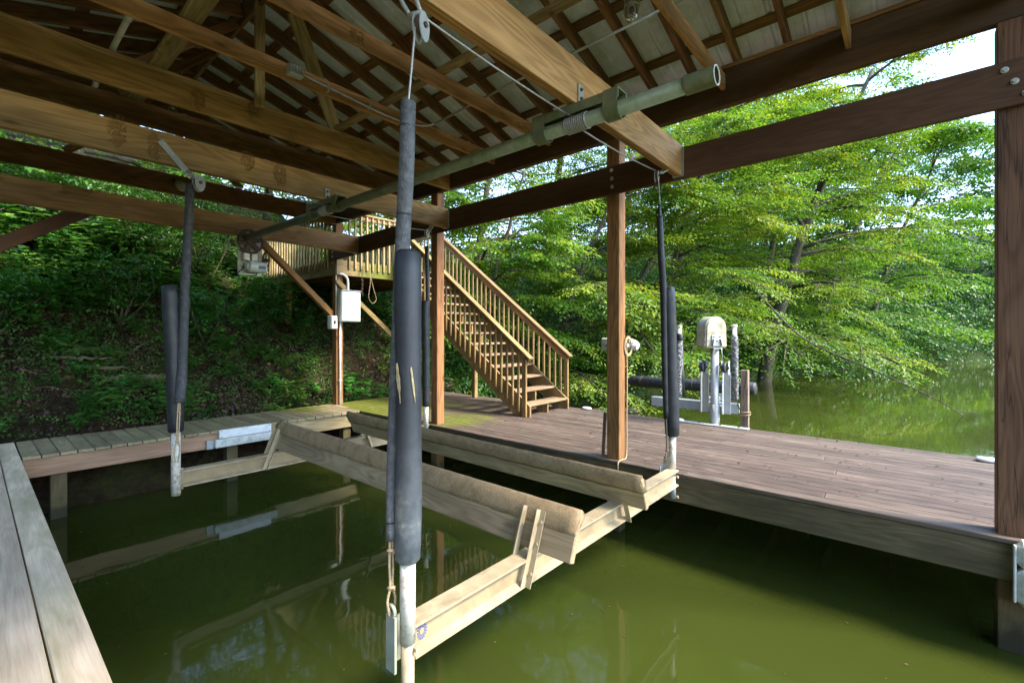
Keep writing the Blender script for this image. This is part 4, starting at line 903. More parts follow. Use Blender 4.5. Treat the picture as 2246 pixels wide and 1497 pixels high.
fs = [tuple(range(n)), tuple(range(2 * n - 1, n - 1, -1))] + [(i, (i + 1) % n, (i + 1) % n + n, i + n) for i in range(n)]
bm = bmesh.new(); bv = [bm.verts.new(v) for v in vs_]; [bm.faces.new([bv[i] for i in f]) for f in fs]
bmesh.ops.recalc_face_normals(bm, faces=bm.faces); bmesh.ops.bevel(bm, geom=[e for e in bm.edges if e.calc_face_angle(0) > 1.0], offset=0.022, segments=3, affect='EDGES')
me = bpy.data.meshes.new('hood'); bm.to_mesh(me); bm.free(); me.materials.append(M['hood']); hood = link('motor_hood', me, OL, HM)
for dy in (-.15, .15):
    for dz in (-.19, .0):
        g = disc_geo((-0.152, dy, dz), (1, 0, 0), 0.007, 0.008, 8); mesh_obj('screw', g[0], g[1], 'rust', hood, False, HM)
g = merge([boxgeo((-0.158, 0, -0.10), 0.012, 0.14, 0.16), boxgeo((-0.178, 0.058, -0.13), 0.05, 0.01, 0.10, Matrix.Rotation(R(12), 3, 'X')), boxgeo((-0.178, -0.058, -0.13), 0.05, 0.01, 0.10, Matrix.Rotation(R(-12), 3, 'X')), boxgeo((-0.10, 0, -0.218), 0.22, 0.13, 0.012)])
mb = mesh_obj('hood_mount', g[0], g[1], 'galv', OL, False, HM)
for dy, dz in ((-.045, -.045), (.045, -.045), (0, -.11)):
    g = disc_geo((-0.167, dy, dz), (1, 0, 0), 0.011, 0.012, 6); mesh_obj('bolt', g[0], g[1], 'rust', mb, False, HM)
for s_ in (-1, 1):
    yy = oy + s_ * 0.155
    c = merge([boxgeo((ox - 0.02, yy - 0.05, -0.50), 0.07, 0.009, 0.20), boxgeo((ox - 0.02, yy + 0.05, -0.50), 0.07, 0.009, 0.20)]); fr = mesh_obj('sheave_frame', c[0], c[1], 'galvpale', OL)
    g = merge([disc_geo((ox - 0.05, yy, -0.50), (0, 1, 0), 0.075, 0.055, 22, 0.01), disc_geo((ox - 0.05, yy, -0.50), (0, 1, 0), 0.016, 0.125, 10)]); mesh_obj('sheave', g[0], g[1], 'black', fr)
    g = merge([boxgeo((ox + 0.03, yy + 0.045, -0.88), 0.085, 0.010, 0.62), boxgeo((ox + 0.07, yy, -0.88), 0.008, 0.10, 0.62)]); mesh_obj('slide_channel', g[0], g[1], 'galvpale', OL)
    tube('cable', [(ox - 0.02, yy - s_ * 0.03, -0.45), (ox - 0.02, oy + s_ * 0.10, -0.20)], 0.005, 'cable', OL, 6)
block('carriage_beam', 7.45, 7.57, 1.95, 3.30, -1.205, -1.055, 'galvpale', OL, 'y', 0.006)
block('carriage_link', 7.27, 7.449, 2.13, 2.29, -1.18, -1.08, 'galvpale', OL, 'x', 0.006)
OB = thing('float_bunk', (8.2, 2.9, -1.0), 'long black splashed float tube of the outer lift lying low over the water', 'float')
tube('float_tube', [(8.20, 4.02, -0.90), (8.18, 4.0, -0.90), (8.05, 1.86, -0.87), (8.05, 1.84, -0.87)], [0.09, 0.105, 0.105, 0.09], 'black', OB, 20)
for u in (0.10, 0.55, 0.9):
    g = torus_geo(Vector((8.18, 4.0, -0.90)).lerp(Vector((8.05, 1.86, -0.87)), u), (0.06, 1, 0), 0.106, 0.006, 20, 6); mesh_obj('band', g[0], g[1], 'rust', OB)
block('support_arm', 7.571, 8.2, 2.35, 2.45, -1.10, -1.01, 'galvpale', OB, 'x', 0.004); block('support_arm', 7.571, 8.2, 3.05, 3.15, -1.10, -1.01, 'galvpale', OB, 'x', 0.004)
for (gx_, gy_, z1, mt, lb) in ((7.66, 2.90, 0.10, 'bird', 'outer lift guide post with torn black sleeve printed in white letters'), (7.66, 2.05, 0.105, 'bird', 'outer lift guide post in spotted white mesh sleeve beside the wooden stake')):
    G = thing('guide_post', (gx_, gy_, -1.05), lb, 'guide post')
    tube('pipe', [(gx_, gy_, -1.05), (gx_, gy_, z1)], 0.033, 'pvc', G, 14)
    g = disc_geo((gx_, gy_, z1 + 0.012), (0, 0, 1), 0.040, 0.05, 14, 0.008); mesh_obj('cap', g[0], g[1], 'pvc', G)
    tube('sleeve', [(gx_, gy_, -1.03), (gx_, gy_, -0.99), (gx_, gy_, -0.3), (gx_, gy_, -0.05), (gx_, gy_, -0.02)], [0.05, 0.056, 0.054, 0.05, 0.038], mt, G, 18)
    if gy_ > 2.5:
        tube('black_wrap', [(gx_, gy_, -0.12), (gx_, gy_, -0.11), (gx_, gy_, -0.01), (gx_, gy_, 0.0)], [0.050, 0.055, 0.052, 0.044], 'foam', G, 18)
        tube('black_wrap', [(gx_ + .02, gy_ - .035, -1.02), (gx_ + .012, gy_ - .03, -0.7), (gx_ + .01, gy_ - .022, -0.35)], [0.045, 0.042, 0.03], 'foam', G, 14)
        cu = bpy.data.curves.new('txt', 'FONT'); cu.body = 'www.bh-usa.com'; cu.size = 0.115; cu.extrude = 0.001; cu.align_x = 'CENTER'; cu.align_y = 'CENTER'
        tmp = bpy.data.objects.new('tmp', cu); COL.objects.link(tmp); dg = bpy.context.evaluated_depsgraph_get(); me = bpy.data.meshes.new_from_object(tmp.evaluated_get(dg)); bpy.data.objects.remove(tmp)
        av = Vector((-math.cos(R(21)), -math.sin(R(21)), 0)); tv = Vector((0, 0, -1)); cr = av.cross(tv)
        for v in me.vertices:     # wrap the line of letters round the tube, reading downwards
            a_ = v.co.y / 0.0565; v.co = Vector((gx_, gy_, -0.56)) + tv * v.co.x + (av * math.cos(a_) + cr * math.sin(a_)) * (0.0566 + v.co.z)
        me.materials.clear(); me.materials.append(M['white']); link('lettering', me, G)
    else:
        parts = []
        for sgn in (-1, 1):
            for q in range(2):
                pts = [(gx_ + 0.056 * math.cos(sgn * (k * 0.62) + q * math.pi), gy_ + 0.056 * math.sin(sgn * (k * 0.62) + q * math.pi), -1.0 + k * 0.0185) for k in range(50)]
                parts.append(tube_geo(pts, 0.0035, 4))
        g = merge(parts); mesh_obj('lacing', g[0], g[1], 'foam', G)
sk = board('wooden_stake', (7.50, 1.86, -2.6), (7.50, 1.86, -0.54), 0.10, 0.085, 'stake', None, up=(1, 0, 0), bev=0.006); tag(sk, 'grey wooden stake in the water right of the outer lift post', 'stake')
g = merge([torus_geo((7.50, 1.86, -1.17), (0.1, 0.15, 1), 0.075, 0.006, 16, 5), torus_geo((7.50, 1.86, -1.20), (-0.1, 0.1, 1), 0.076, 0.005, 16, 5)]); mesh_obj('rope_wrap', g[0], g[1], 'rope', sk, True)
tag(tube('loose_cord', smooth_path([(7.40, 2.06, -0.50), (7.42, 1.99, -0.85), (7.45, 1.93, -1.10), (7.47, 1.90, -1.17)]), 0.007, 'black', None, 6), 'thin black cord drooping from the outer lift to the wooden stake', 'cord')

#VEGETATION
# ------------------------------------------------------------------ vegetation helpers
def unit(a): return a / np.maximum(np.linalg.norm(a, axis=-1, keepdims=True), 1e-9)
def leaf_geo(pos, ax, nrm, ln, wd, oval=False, fold=0.22, droop=0.15):
    """many leaves at once: rhombs folded on the midrib, or six point ovals"""
    ax = unit(ax); sd = unit(np.cross(nrm, ax)); up = np.cross(ax, sd)
    L = ln[:, None]; Wd = wd[:, None]
    if not oval:
        P = [pos, pos + ax * L * .45 + sd * Wd * .5 + up * Wd * fold, pos + ax * L - up * L * droop, pos + ax * L * .45 - sd * Wd * .5 + up * Wd * fold]
        v = np.stack(P, 1).reshape(-1, 3); b = np.arange(len(pos)) * 4
        f = np.concatenate([np.stack([b, b + 1, b + 2], 1), np.stack([b, b + 2, b + 3], 1)]); k = 4
    else:
        P = [pos, pos + ax * L * .22 + sd * Wd * .42 + up * Wd * fold * .8, pos + ax * L * .6 + sd * Wd * .44 + up * (Wd * fold * .7 - L * droop * .3), pos + ax * L - up * L * droop,
             pos + ax * L * .6 - sd * Wd * .44 + up * (Wd * fold * .7 - L * droop * .3), pos + ax * L * .22 - sd * Wd * .42 + up * Wd * fold * .8, pos + ax * L * .5 - up * L * droop * .25]
        v = np.stack(P, 1).reshape(-1, 3); b = np.arange(len(pos)) * 7
        T = [(0, 1, 6), (1, 2, 6), (2, 3, 6), (3, 4, 6), (4, 5, 6), (5, 0, 6)]
        f = np.concatenate([np.stack([b + q for q in t_], 1) for t_ in T]); k = 7
    return v, f, k
def leaf_obj(name, mat, pos, ax, nrm, ln, wd, lv, parent=None, oval=False, **kw):
    v, f, k = leaf_geo(pos, ax, nrm, ln, wd, oval, **kw)
    return link(name, np_mesh(name, v, f, mat, False, np.repeat(lv, k)), parent)
def spray_tpl(rs, n=11, L=0.55, leaf=0.09):
    t_ = np.linspace(0.06, 1.0, n); s = np.where(np.arange(n) % 2 == 0, 1.0, -1.0)
    pos = np.stack([t_ * L, s * 0.008 + rs.normal(0, .012, n), -0.10 * t_ ** 2 * L + rs.normal(0, .012, n)], 1)
    ang = np.radians(rs.uniform(38, 70, n)); ang[-1] = 0.1
    ax = np.stack([np.cos(ang), s * np.sin(ang), rs.normal(-.18, .2, n)], 1)
    nr = np.stack([rs.normal(0, .28, n), rs.normal(0, .28, n), np.ones(n)], 1)
    ln = leaf * rs.uniform(.7, 1.2, n) * (1.0 - 0.25 * t_)
    return pos, ax, nr, ln
def sprays(rs, org, dr, nr, scale, leaf, base_lv, tpl_n=11):
    """place leafy twigs: origins, directions, plane normals"""
    tpls = [spray_tpl(rs, tpl_n, 0.55, 1.0) for _ in range(8)]
    pick = rs.integers(0, 8, len(org)); out = [[], [], [], [], []]
    x = unit(dr); y = unit(np.cross(nr, x)); z = np.cross(x, y)
    for k in range(8):
        m = pick == k
        if not m.any(): continue
        B = np.stack([x[m], y[m], z[m]], -1); P, A, Nn, Ln = tpls[k]; s = scale[m]
        pos = np.einsum('nij,lj->nli', B, P) * s[:, None, None] + org[m][:, None, :]
        ax = np.einsum('nij,lj->nli', B, A); nn = np.einsum('nij,lj->nli', B, Nn)
        ln = np.broadcast_to(Ln * leaf, (m.sum(), len(Ln))) * rs.uniform(.85, 1.15, (m.sum(), len(Ln))) * rs.uniform(.68, 1.32, (m.sum(), 1))
        lv = np.clip(base_lv[m][:, None] + rs.normal(0, .16, ln.shape), 0, 1)
        for o, a in zip(out, (pos, ax, nn, ln, lv)): o.append(a.reshape(-1, 3) if a.ndim == 3 else a.ravel())
    return [np.concatenate(o) for o in out]
def tree(name, x, y, H, lean, Rc, label, seed, nlimb=13, nbr=6, nsp=8, leaf=0.095, mat='leafsun', low=0.2, r0=0.13, bias=(0.0, -0.6), lv0=0.45, droop=0.35, group='trees on the wooded bank', sscale=1.0, wdr=.55):
    rs = np.random.default_rng(seed); rr = random.Random(seed)
    base = Vector((x, y, gz(x, y) - 0.25)); tp, tr = [], []
    for i in range(9):
        t_ = i / 8; tp.append(base + Vector((lean[0] * t_ ** 1.4 + rr.uniform(-.1, .1) * t_ * H * .08, lean[1] * t_ ** 1.4 + rr.uniform(-.1, .1) * t_ * H * .08, H * .88 * t_))); tr.append(r0 * (1 - .82 * t_) + .012)
    T = thing(name, base, label, 'tree', group)
    tube('trunk', smooth_path(tp, 3), np.interp(np.linspace(0, 1, 25), np.linspace(0, 1, 9), tr), 'bark', T, 9)
    geo = []; ORG, DR, NR, LV = [], [], [], []
    def tpoint(t_):
        q = t_ * 8; i = min(7, int(q)); return tp[i].lerp(tp[i + 1], q - i)
    for i in range(nlimb):
        t_ = low + (1 - low) * ((i + rr.random() * .8) / nlimb); p0 = tpoint(min(1, t_)); az = rr.uniform(0, 2 * math.pi)
        d = Vector((math.cos(az) + bias[0], math.sin(az) + bias[1], 0)).normalized()
        L = Rc * (1.12 - .62 * t_) * rr.uniform(.75, 1.12); rise = L * rr.uniform(.15, .5) * (0.6 + t_); dp_ = L * droop * rr.uniform(.6, 1.2)
        side = Vector((-d.y, d.x, 0)); cv = rr.uniform(-.25, .25)
        path = [p0 + d * L * s + side * cv * L * s * s + Vector((0, 0, rise * s - dp_ * s * s)) for s in np.linspace(0, 1, 7)]
        geo.append(tube_geo(path, [r0 * .42 * (1 - t_ * .5) * (1 - .88 * s) + .005 for s in np.linspace(0, 1, 7)], 5))
        for j in range(nbr + 1):
            s = 0.25 + 0.75 * (j + rr.random() * .5) / (nbr + .5); s = min(s, 1.0); q = s * 6; k = min(5, int(q)); b0 = path[k].lerp(path[k + 1], q - k)
            dl = (path[k + 1] - path[k]).normalized(); sg = 1 if j % 2 else -1
            if j == nbr: bd = dl
            else: bd = (dl * .75 + side * sg * rr.uniform(.5, 1.0) + Vector((0, 0, rr.uniform(-.2, .2)))).normalized()
            BL = L * .48 * (1.05 - .45 * s) * rr.uniform(.7, 1.15)
            bp = [b0 + bd * BL * u + Vector((0, 0, -.14 * BL * u * u)) + Vector((rr.uniform(-.03, .03), rr.uniform(-.03, .03), 0)) * BL for u in np.linspace(0, 1, 4)]
            geo.append(tube_geo(bp, [.014 * r0 / .13 * (1 - .8 * u) + .0025 for u in np.linspace(0, 1, 4)], 4, False))
            lvb = lv0 + .03 + rr.uniform(-.27, .25)
            for m in range(nsp):
                u = (m + rr.random()) / nsp; qq = u * 3; kk = min(2, int(qq)); o = bp[kk].lerp(bp[kk + 1], qq - kk)
                sd = Vector((-bd.y, bd.x, 0)); dd = bd * .8 + sd * (1 if m % 2 else -1) * rr.uniform(.3, 1.0) + Vector((0, 0, rr.uniform(-.35, .15)))
                ORG.append(o); DR.append(dd); NR.append((rr.uniform(-.55, .55), rr.uniform(-.55, .55), 1)); LV.append(lvb)
    g = merge(geo); mesh_obj('limbs', g[0], g[1], 'bark', T, True)
    O, D_, N_, V_ = (np.array([tuple(v) for v in a], float) if not isinstance(a[0], float) else np.array(a) for a in (ORG, DR, NR, LV))
    ps, ax, nn, ln, lv = sprays(rs, O, D_, N_, rs.uniform(.75, 1.25, len(O)) * sscale, leaf, V_)
    c = leaf_obj('crown', mat, ps, ax, nn, ln, ln * wdr, lv, T)
    return T

# ------------------------------------------------------------------ trees along the shore
LB = 'trees on the wooded bank'
TR = [
 # x, y, H, lean, Rc, leaf, limbs, branches, sprays, low, r0, lv0, label
 ('shore_tree', 9.6, 9.6, 6.8, (0.3, -1.6), 2.9, .125, 17, 8, 12, .10, .09, .50, 'leafy tree right behind the staircase rail, branches low over the dock'),
 ('shore_tree', 11.8, 8.6, 8.0, (0.6, -2.6), 3.4, .125, 18, 8, 12, .10, .11, .55, 'bright tree behind the middle post reaching over the outer lift'),
 ('shore_tree', 14.2, 8.0, 9.6, (1.4, -3.8), 4.2, .112, 20, 8, 14, .12, .12, .55, 'leaning tree with dark trunk hanging low over the water beyond the outer lift'),
 ('shore_tree', 17.2, 7.6, 14.0, (1.6, -3.0), 4.8, .115, 24, 8, 14, .10, .14, .58, 'wide tree with drooping sprays over the open water right of the stake'),
 ('shore_tree', 22.9, 5.0, 15.5, (1.2, -3.8), 5.4, .13, 25, 8, 14, .16, .30, .55, 'tall spreading shore tree left of the nearest right post'),
 ('shore_tree', 26.0, 6.0, 18.0, (1.5, -2.6), 5.4, .15, 23, 8, 13, .08, .17, .50, 'large shore tree farther along the cove, partly behind nearer branches'),
 ('shore_tree', 32.5, 4.4, 15.5, (1.0, -4.6), 6.6, .20, 21, 8, 10, .06, .18, .42, 'distant shore tree near the far bend of the cove'),
 ('shore_tree', 40.0, 2.4, 15.5, (0.5, -4.0), 7.5, .23, 17, 8, 10, .06, .2, .36, 'distant tall tree at the far end of the cove beside the right post'),
 ('hill_tree', 8.4, 12.4, 9.5, (0.0, -1.2), 3.6, .13, 17, 8, 11, .12, .13, .48, 'tree on the slope above the staircase top'),
 ('hill_tree', 12.0, 12.2, 13.0, (0.3, -1.8), 4.8, .135, 18, 8, 11, .15, .15, .55, 'tall slope tree seen between the headers left of the middle post'),
 ('hill_tree', 16.0, 12.0, 16.5, (0.3, -2.4), 5.8, .14, 18, 8, 11, .15, .17, .58, 'tall slope tree filling the gap above the middle post'),
 ('hill_tree', 21.0, 11.5, 18.5, (0.5, -3.5), 6.8, .16, 19, 8, 11, .15, .2, .52, 'tallest slope tree whose crown edge meets the open sky'),
 ('hill_tree', 28.0, 11.0, 18.0, (0.5, -3.0), 7.4, .19, 17, 8, 10, .12, .2, .45, 'slope tree behind the shore trees towards the cove end'),
 ('hill_tree', 37.0, 8.5, 15.0, (0.5, -2.0), 6.5, .23, 16, 8, 10, .1, .2, .40, 'farthest slope tree behind the cove end'),
 ('hill_tree', 5.2, 13.2, 8.5, (0.2, -1.0), 3.4, .13, 16, 7, 10, .15, .12, .42, 'slope tree directly behind the landing'),
 ('hill_tree', 1.6, 14.6, 8.0, (0.2, -1.6), 3.6, .145, 16, 7, 10, .12, .13, .48, 'bright leafy tree high on the slope seen through the far gable'),
 ('hill_tree', -1.4, 13.4, 7.0, (0.6, -1.5), 3.2, .145, 16, 7, 10, .12, .12, .45, 'leafy tree at the far left of the slope above the cross beams'),
]
for i, (nm, x_, y_, H_, ln_, rc_, lf_, nl_, nb_, ns_, lo_, r0_, lv_, lb_) in enumerate(TR):
    tree(nm, x_, y_, H_, ln_, rc_, lb_, 100 + i, nl_, nb_, ns_, lf_, 'leafsun' if i < 14 else 'leafherb', lo_, r0_, lv0=lv_, sscale=lf_ / .095)

# bare drooping branch over the water
def px_on(u, v, X):
    a = R(40.57); s = (u - 1123) / 1019.2; k = (731.2 - v) / 1019.2
    dx = math.cos(a) + math.sin(a) * s; dy = math.sin(a) - math.cos(a) * s; t_ = X / dx; return Vector((X, dy * t_, k * t_))
BB = [px_on(1660, 640, 13.5), px_on(1760, 740, 13.0), px_on(1890, 800, 12.6), px_on(1990, 845, 12.2), px_on(2080, 890, 12.0), px_on(2160, 950, 11.8)]
g = [tube_geo(smooth_path(BB, 5), [0.018 * (1 - .9 * k / 25) + .004 for k in range(26)], 6)]
for k in range(14):
    p = Vector(BB[0]).lerp(BB[-1], k / 14); sp_ = smooth_path(BB, 5); p = sp_[min(25, 2 + int(k * 1.6))]
    d = Vector((random.uniform(-.6, .6), random.uniform(-1, .3), random.uniform(-.7, .25))) * random.uniform(.4, 1.0)
    g.append(tube_geo(smooth_path([p, p + d * .5 + Vector((0, 0, .06)), p + d], 3), [.009, .008, .007, .006, .005, .004, .002], 4, False))
g = merge(g); tag(mesh_obj('bare_branch', g[0], g[1], 'bark', None, True), 'bare drooping branch reaching down towards the sunlit water at right', 'branch')

# far wood round the end of the cove: one mass
rs = np.random.default_rng(5); N = 9000
u = rs.uniform(0, 1, N); fx = np.interp(u, [0, .35, .6, 1], [34, 48, 60, 80]) + rs.normal(0, 3, N) + rs.uniform(0, 9, N); fy = np.interp(u, [0, .35, .6, 1], [14, 6, -8, -34]) + rs.normal(0, 3, N)
fy = np.maximum(fy, shore(fx) + 0.4); hh = 12 + 6 * vnoise(fx * .21, fy * .21) + 3 * vnoise(fx * .6, fy * .6)
fz = ground(fx, fy) + rs.uniform(0, 1, N) ** .8 * hh
O = np.stack([fx, fy, fz], 1); D_ = rs.normal(0, 1, (N, 3)); D_[:, 2] *= .3
ps, ax, nn, ln, lv = sprays(rs, O, D_, np.stack([rs.normal(0, .4, N), rs.normal(0, .4, N), np.ones(N)], 1), rs.uniform(2.2, 3.4, N), .36, rs.uniform(.1, .6, N))
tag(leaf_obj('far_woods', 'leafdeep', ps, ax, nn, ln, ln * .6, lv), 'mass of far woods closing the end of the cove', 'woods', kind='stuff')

rs = np.random.default_rng(8); N = 9000
fx = 8.0 + rs.uniform(0, 1, N) ** 1.6 * 40; fd = rs.uniform(0, 1, N) ** 1.2 * 9 + .05; fy = shore(fx) + fd
fz = ground(fx, fy) + rs.uniform(0, 1, N) * (1.3 + 1.6 * vnoise(fx * .5, fy * .5)) * np.clip(.35 + fd * .5, 0, 1.2)
O = np.stack([fx, fy, fz], 1); D_ = rs.normal(0, 1, (N, 3)); D_[:, 2] *= .35; D_[:, 1] -= .4
ps, ax, nn, ln, lv = sprays(rs, O, D_, np.stack([rs.normal(0, .35, N), rs.normal(-.4, .35, N), np.ones(N)], 1), .9 + fx * .025, .10, rs.uniform(.1, .6, N), 10)
ln = ln * (.8 + ps[:, 0] * .03)
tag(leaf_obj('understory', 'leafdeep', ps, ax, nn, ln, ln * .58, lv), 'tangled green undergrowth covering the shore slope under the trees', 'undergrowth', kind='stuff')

rs = np.random.default_rng(9); N = 13000
fx = rs.uniform(-9, 44, N); fy = shore(fx) + rs.uniform(7.0, 16, N); fz = ground(fx, fy) + rs.uniform(0, 1, N) * (9 + 6 * vnoise(fx * .3, fy * .3) + 3 * vnoise(fx * .9, fy * .9) + 4 * np.clip((fx - 9) / 5, 0, 1))
O = np.stack([fx, fy, fz], 1); D_ = rs.normal(0, 1, (N, 3)); D_[:, 2] *= .35; D_[:, 1] -= .4
ps, ax, nn, ln, lv = sprays(rs, O, D_, np.stack([rs.normal(0, .35, N), rs.normal(-.3, .35, N), np.ones(N)], 1), rs.uniform(1.4, 2.2, N), .21, rs.uniform(.15, .8, N), 10)
tag(leaf_obj('hill_woods', 'leafsun', ps, ax, nn, ln, ln * .6, lv), 'mass of woods on the hill behind the nearer trees', 'woods', kind='stuff')

rs = np.random.default_rng(18); N = 6000
fx = rs.uniform(26, 74, N); fy = shore(fx) + rs.uniform(0, 1, N) ** 1.3 * 14; fz = ground(fx, fy) + rs.uniform(0, 1, N) * 3.5
O = np.stack([fx, fy, fz], 1); D_ = rs.normal(0, 1, (N, 3)); D_[:, 2] *= .35; D_[:, 0] -= .5
ps, ax, nn, ln, lv = sprays(rs, O, D_, np.stack([rs.normal(-.4, .35, N), rs.normal(-.3, .35, N), np.ones(N)], 1), rs.uniform(1.8, 3.0, N), .26, rs.uniform(.1, .6, N), 10)
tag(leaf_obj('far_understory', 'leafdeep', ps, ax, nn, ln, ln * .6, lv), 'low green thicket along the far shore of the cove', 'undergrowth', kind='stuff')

rs = np.random.default_rng(28); N = 5000  # unseen leaf mass on the left bank, added to cut the side light
fx = -6.8 - rs.uniform(0, 12, N); fy = rs.uniform(-7, 14, N); fz = ground(fx, fy) + rs.uniform(0, 1, N) * (6 + 4 * vnoise(fx * .3, fy * .3))
O = np.stack([fx, fy, fz], 1); D_ = rs.normal(0, 1, (N, 3)); D_[:, 2] *= .35; D_[:, 0] += .5
ps, ax, nn, ln, lv = sprays(rs, O, D_, np.stack([rs.normal(.4, .35, N), rs.normal(0, .35, N), np.ones(N)], 1), rs.uniform(1.4, 2.2, N), .2, rs.uniform(.1, .6, N), 9)
tag(leaf_obj('light_block_woods', 'leafdeep', ps, ax, nn, ln, ln * .6, lv), 'unseen woods added on the left bank to block light from that side', 'woods', kind='stuff')

# ------------------------------------------------------------------ the bank behind the walkway
# leaf litter
rs = np.random.default_rng(11); N = 17000
lx = rs.uniform(-1.2, 9.5, N); ly = 8.35 + rs.uniform(0, 1, N) ** 1.3 * 6.5; keep = (vnoise(lx * .8, ly * .8) + .35 * rs.random(N)) > .42; lx, ly = lx[keep], ly[keep]; N = len(lx)
lz = ground(lx, ly) + rs.uniform(.004, .035, N); e = .05
nrm = unit(np.stack([-(ground(lx + e, ly) - ground(lx - e, ly)) / (2 * e), -(ground(lx, ly + e) - ground(lx, ly - e)) / (2 * e), np.ones(N)], 1)) + rs.normal(0, .35, (N, 3)); nrm = unit(nrm)
ax = rs.normal(0, 1, (N, 3)); ax = ax - nrm * (ax * nrm).sum(1, keepdims=True); ll = rs.uniform(.05, .11, N)
tag(leaf_obj('leaf_litter', 'litter', np.stack([lx, ly, lz], 1), ax, nrm, ll, ll * rs.uniform(.4, .7, N), rs.uniform(0, 1, N), fold=.3, droop=-.2), 'brown fallen leaves scattered over the shaded bank', 'leaf litter', kind='stuff')
# small ground cover
N = 14000; lx = rs.uniform(-1.2, 10.5, N); ly = 8.6 + rs.uniform(0, 1, N) * 6.5; keep = (vnoise(lx * 1.1 + 40, ly * 1.1) + .3 * rs.random(N)) > .40; lx, ly = lx[keep], ly[keep]; N = len(lx)
O = np.stack([lx, ly, ground(lx, ly) + rs.uniform(.01, .12, N)], 1); D_ = rs.normal(0, 1, (N, 3)); D_[:, 2] = np.abs(D_[:, 2]) * .5; D_[:, 1] -= .5
ps, ax, nn, ln, lv = sprays(rs, O, D_, np.stack([rs.normal(0, .3, N), rs.normal(-.5, .3, N), np.ones(N)], 1), rs.uniform(.35, .75, N), .05, rs.uniform(.1, .8, N), 8)
tag(leaf_obj('ground_cover', 'leafherb', ps, ax, nn, ln, ln * .6, lv), 'small leafy ground cover creeping over the bank', 'ground cover', kind='stuff')

# broad leaved plants: templates with stem and leaves
def herb_tpl(rs, stems=5, pairs=5, h=.45, leaf=.13, spread=.35, wd=.6):
    geo = []; P, A, Nn, Ln = [], [], [], []
    for s in range(stems):
        az = rs.uniform(0, 6.28); out = rs.uniform(.3, 1) * spread; hh = h * rs.uniform(.6, 1.15)
        pts = [Vector((math.cos(az) * out * t_ ** 1.3, math.sin(az) * out * t_ ** 1.3, hh * (t_ - .18 * t_ * t_))) for t_ in np.linspace(0, 1, 6)]
        geo.append(tube_geo(pts, [.006, .005, .005, .004, .003, .002], 4, False)); tw = rs.uniform(0, 3)
        for j in range(pairs):
            t_ = .35 + .65 * j / (pairs - 1); q = t_ * 5; k = min(4, int(q)); p = pts[k].lerp(pts[k + 1], q - k); tw += 1.35
            for sg in (0, math.pi):
                a = tw + sg; P.append(tuple(p)); A.append((math.cos(a), math.sin(a), rs.uniform(.0, .35))); Nn.append((-math.cos(a) * .25 + rs.normal(0, .15), -math.sin(a) * .25 + rs.normal(0, .15), 1)); Ln.append(leaf * rs.uniform(.65, 1.15) * (1.0 - .25 * abs(t_ - .75)))
        P.append(tuple(pts[-1])); A.append((math.cos(az), math.sin(az), .1)); Nn.append((0, 0, 1)); Ln.append(leaf * .8)
    ln = np.array(Ln); v, f, k = leaf_geo(np.array(P), np.array(A), np.array(Nn), ln, ln * wd, True, fold=.12, droop=.12)
    leaves = np_mesh('leaves', v, f, 'leafherb', False, np.repeat(rs.uniform(.1, .95, len(ln)), k))
    gg = merge(geo); me = bpy.data.meshes.new('stems'); me.from_pydata([tuple(q) for q in gg[0]], [], gg[1]); me.update(); me.materials.append(M['leafherb']); return leaves, me
def fern_tpl(rs, fronds=9, L=.55):
    P, A, Nn, Ln, geo = [], [], [], [], []
    for s in range(fronds):
        az = 6.28 * s / fronds + rs.uniform(-.3, .3); l = L * rs.uniform(.7, 1.1)
        pts = [Vector((math.cos(az) * l * t_ * .85, math.sin(az) * l * t_ * .85, l * (.75 * t_ - .6 * t_ * t_))) for t_ in np.linspace(0, 1, 8)]
        geo.append(tube_geo(pts, [.004] * 8, 3, False)); sd = Vector((-math.sin(az), math.cos(az), 0))
        for j in range(18):
            t_ = .12 + .88 * j / 17; q = t_ * 7; k = min(6, int(q)); p = pts[k].lerp(pts[k + 1], q - k); d = (pts[k + 1] - pts[k]).normalized()
            for sg in (-1, 1): P.append(tuple(p)); A.append(tuple(sd * sg + d * .3)); Nn.append((rs.normal(0, .1), rs.normal(0, .1), 1)); Ln.append(.02 + l * .19 * math.sin(math.pi * min(.97, t_ * .85 + .16)))
    ln = np.array(Ln); v, f, k = leaf_geo(np.array(P), np.array(A), np.array(Nn), ln, ln * .26 + .004, False, fold=.1)
    lv = np_mesh('fronds', v, f, 'fern', False, np.repeat(rs.uniform(.2, 1, len(ln)), k)); gg = merge(geo); me = bpy.data.meshes.new('stalks'); me.from_pydata([tuple(q) for q in gg[0]], [], gg[1]); me.update(); me.materials.append(M['fern']); return lv, me
rs = np.random.default_rng(21)
HT = [herb_tpl(rs, 6, 4, .40, .125, .38), herb_tpl(rs, 5, 5, .55, .15, .42, .62), herb_tpl(rs, 8, 4, .34, .10, .40, .55), herb_tpl(rs, 7, 6, .7, .12, .5, .5), herb_tpl(rs, 9, 5, .5, .085, .5, .45)]
FT = [fern_tpl(rs, 9, .5), fern_tpl(rs, 7, .42)]
def plant(tpl, x, y, s, label, name, group, parts, tilt=.25, z=None):
    e = thing(name, (x, y, (gz(x, y) if z is None else z) - .01), label, 'plant', group)
    e.rotation_euler = (tilt + random.uniform(-.1, .1), random.uniform(-.12, .12), 0); e.scale = (s, s, s)
    rzv = Matrix.Rotation(random.uniform(0, 6.28), 4, 'Z')
    for me, nm in zip(tpl, parts):
        o = bpy.data.objects.new(nm, me); COL.objects.link(o); o.parent = e; o.matrix_basis = rzv
    return e
GP = 'leafy plants scattered over the shaded bank'
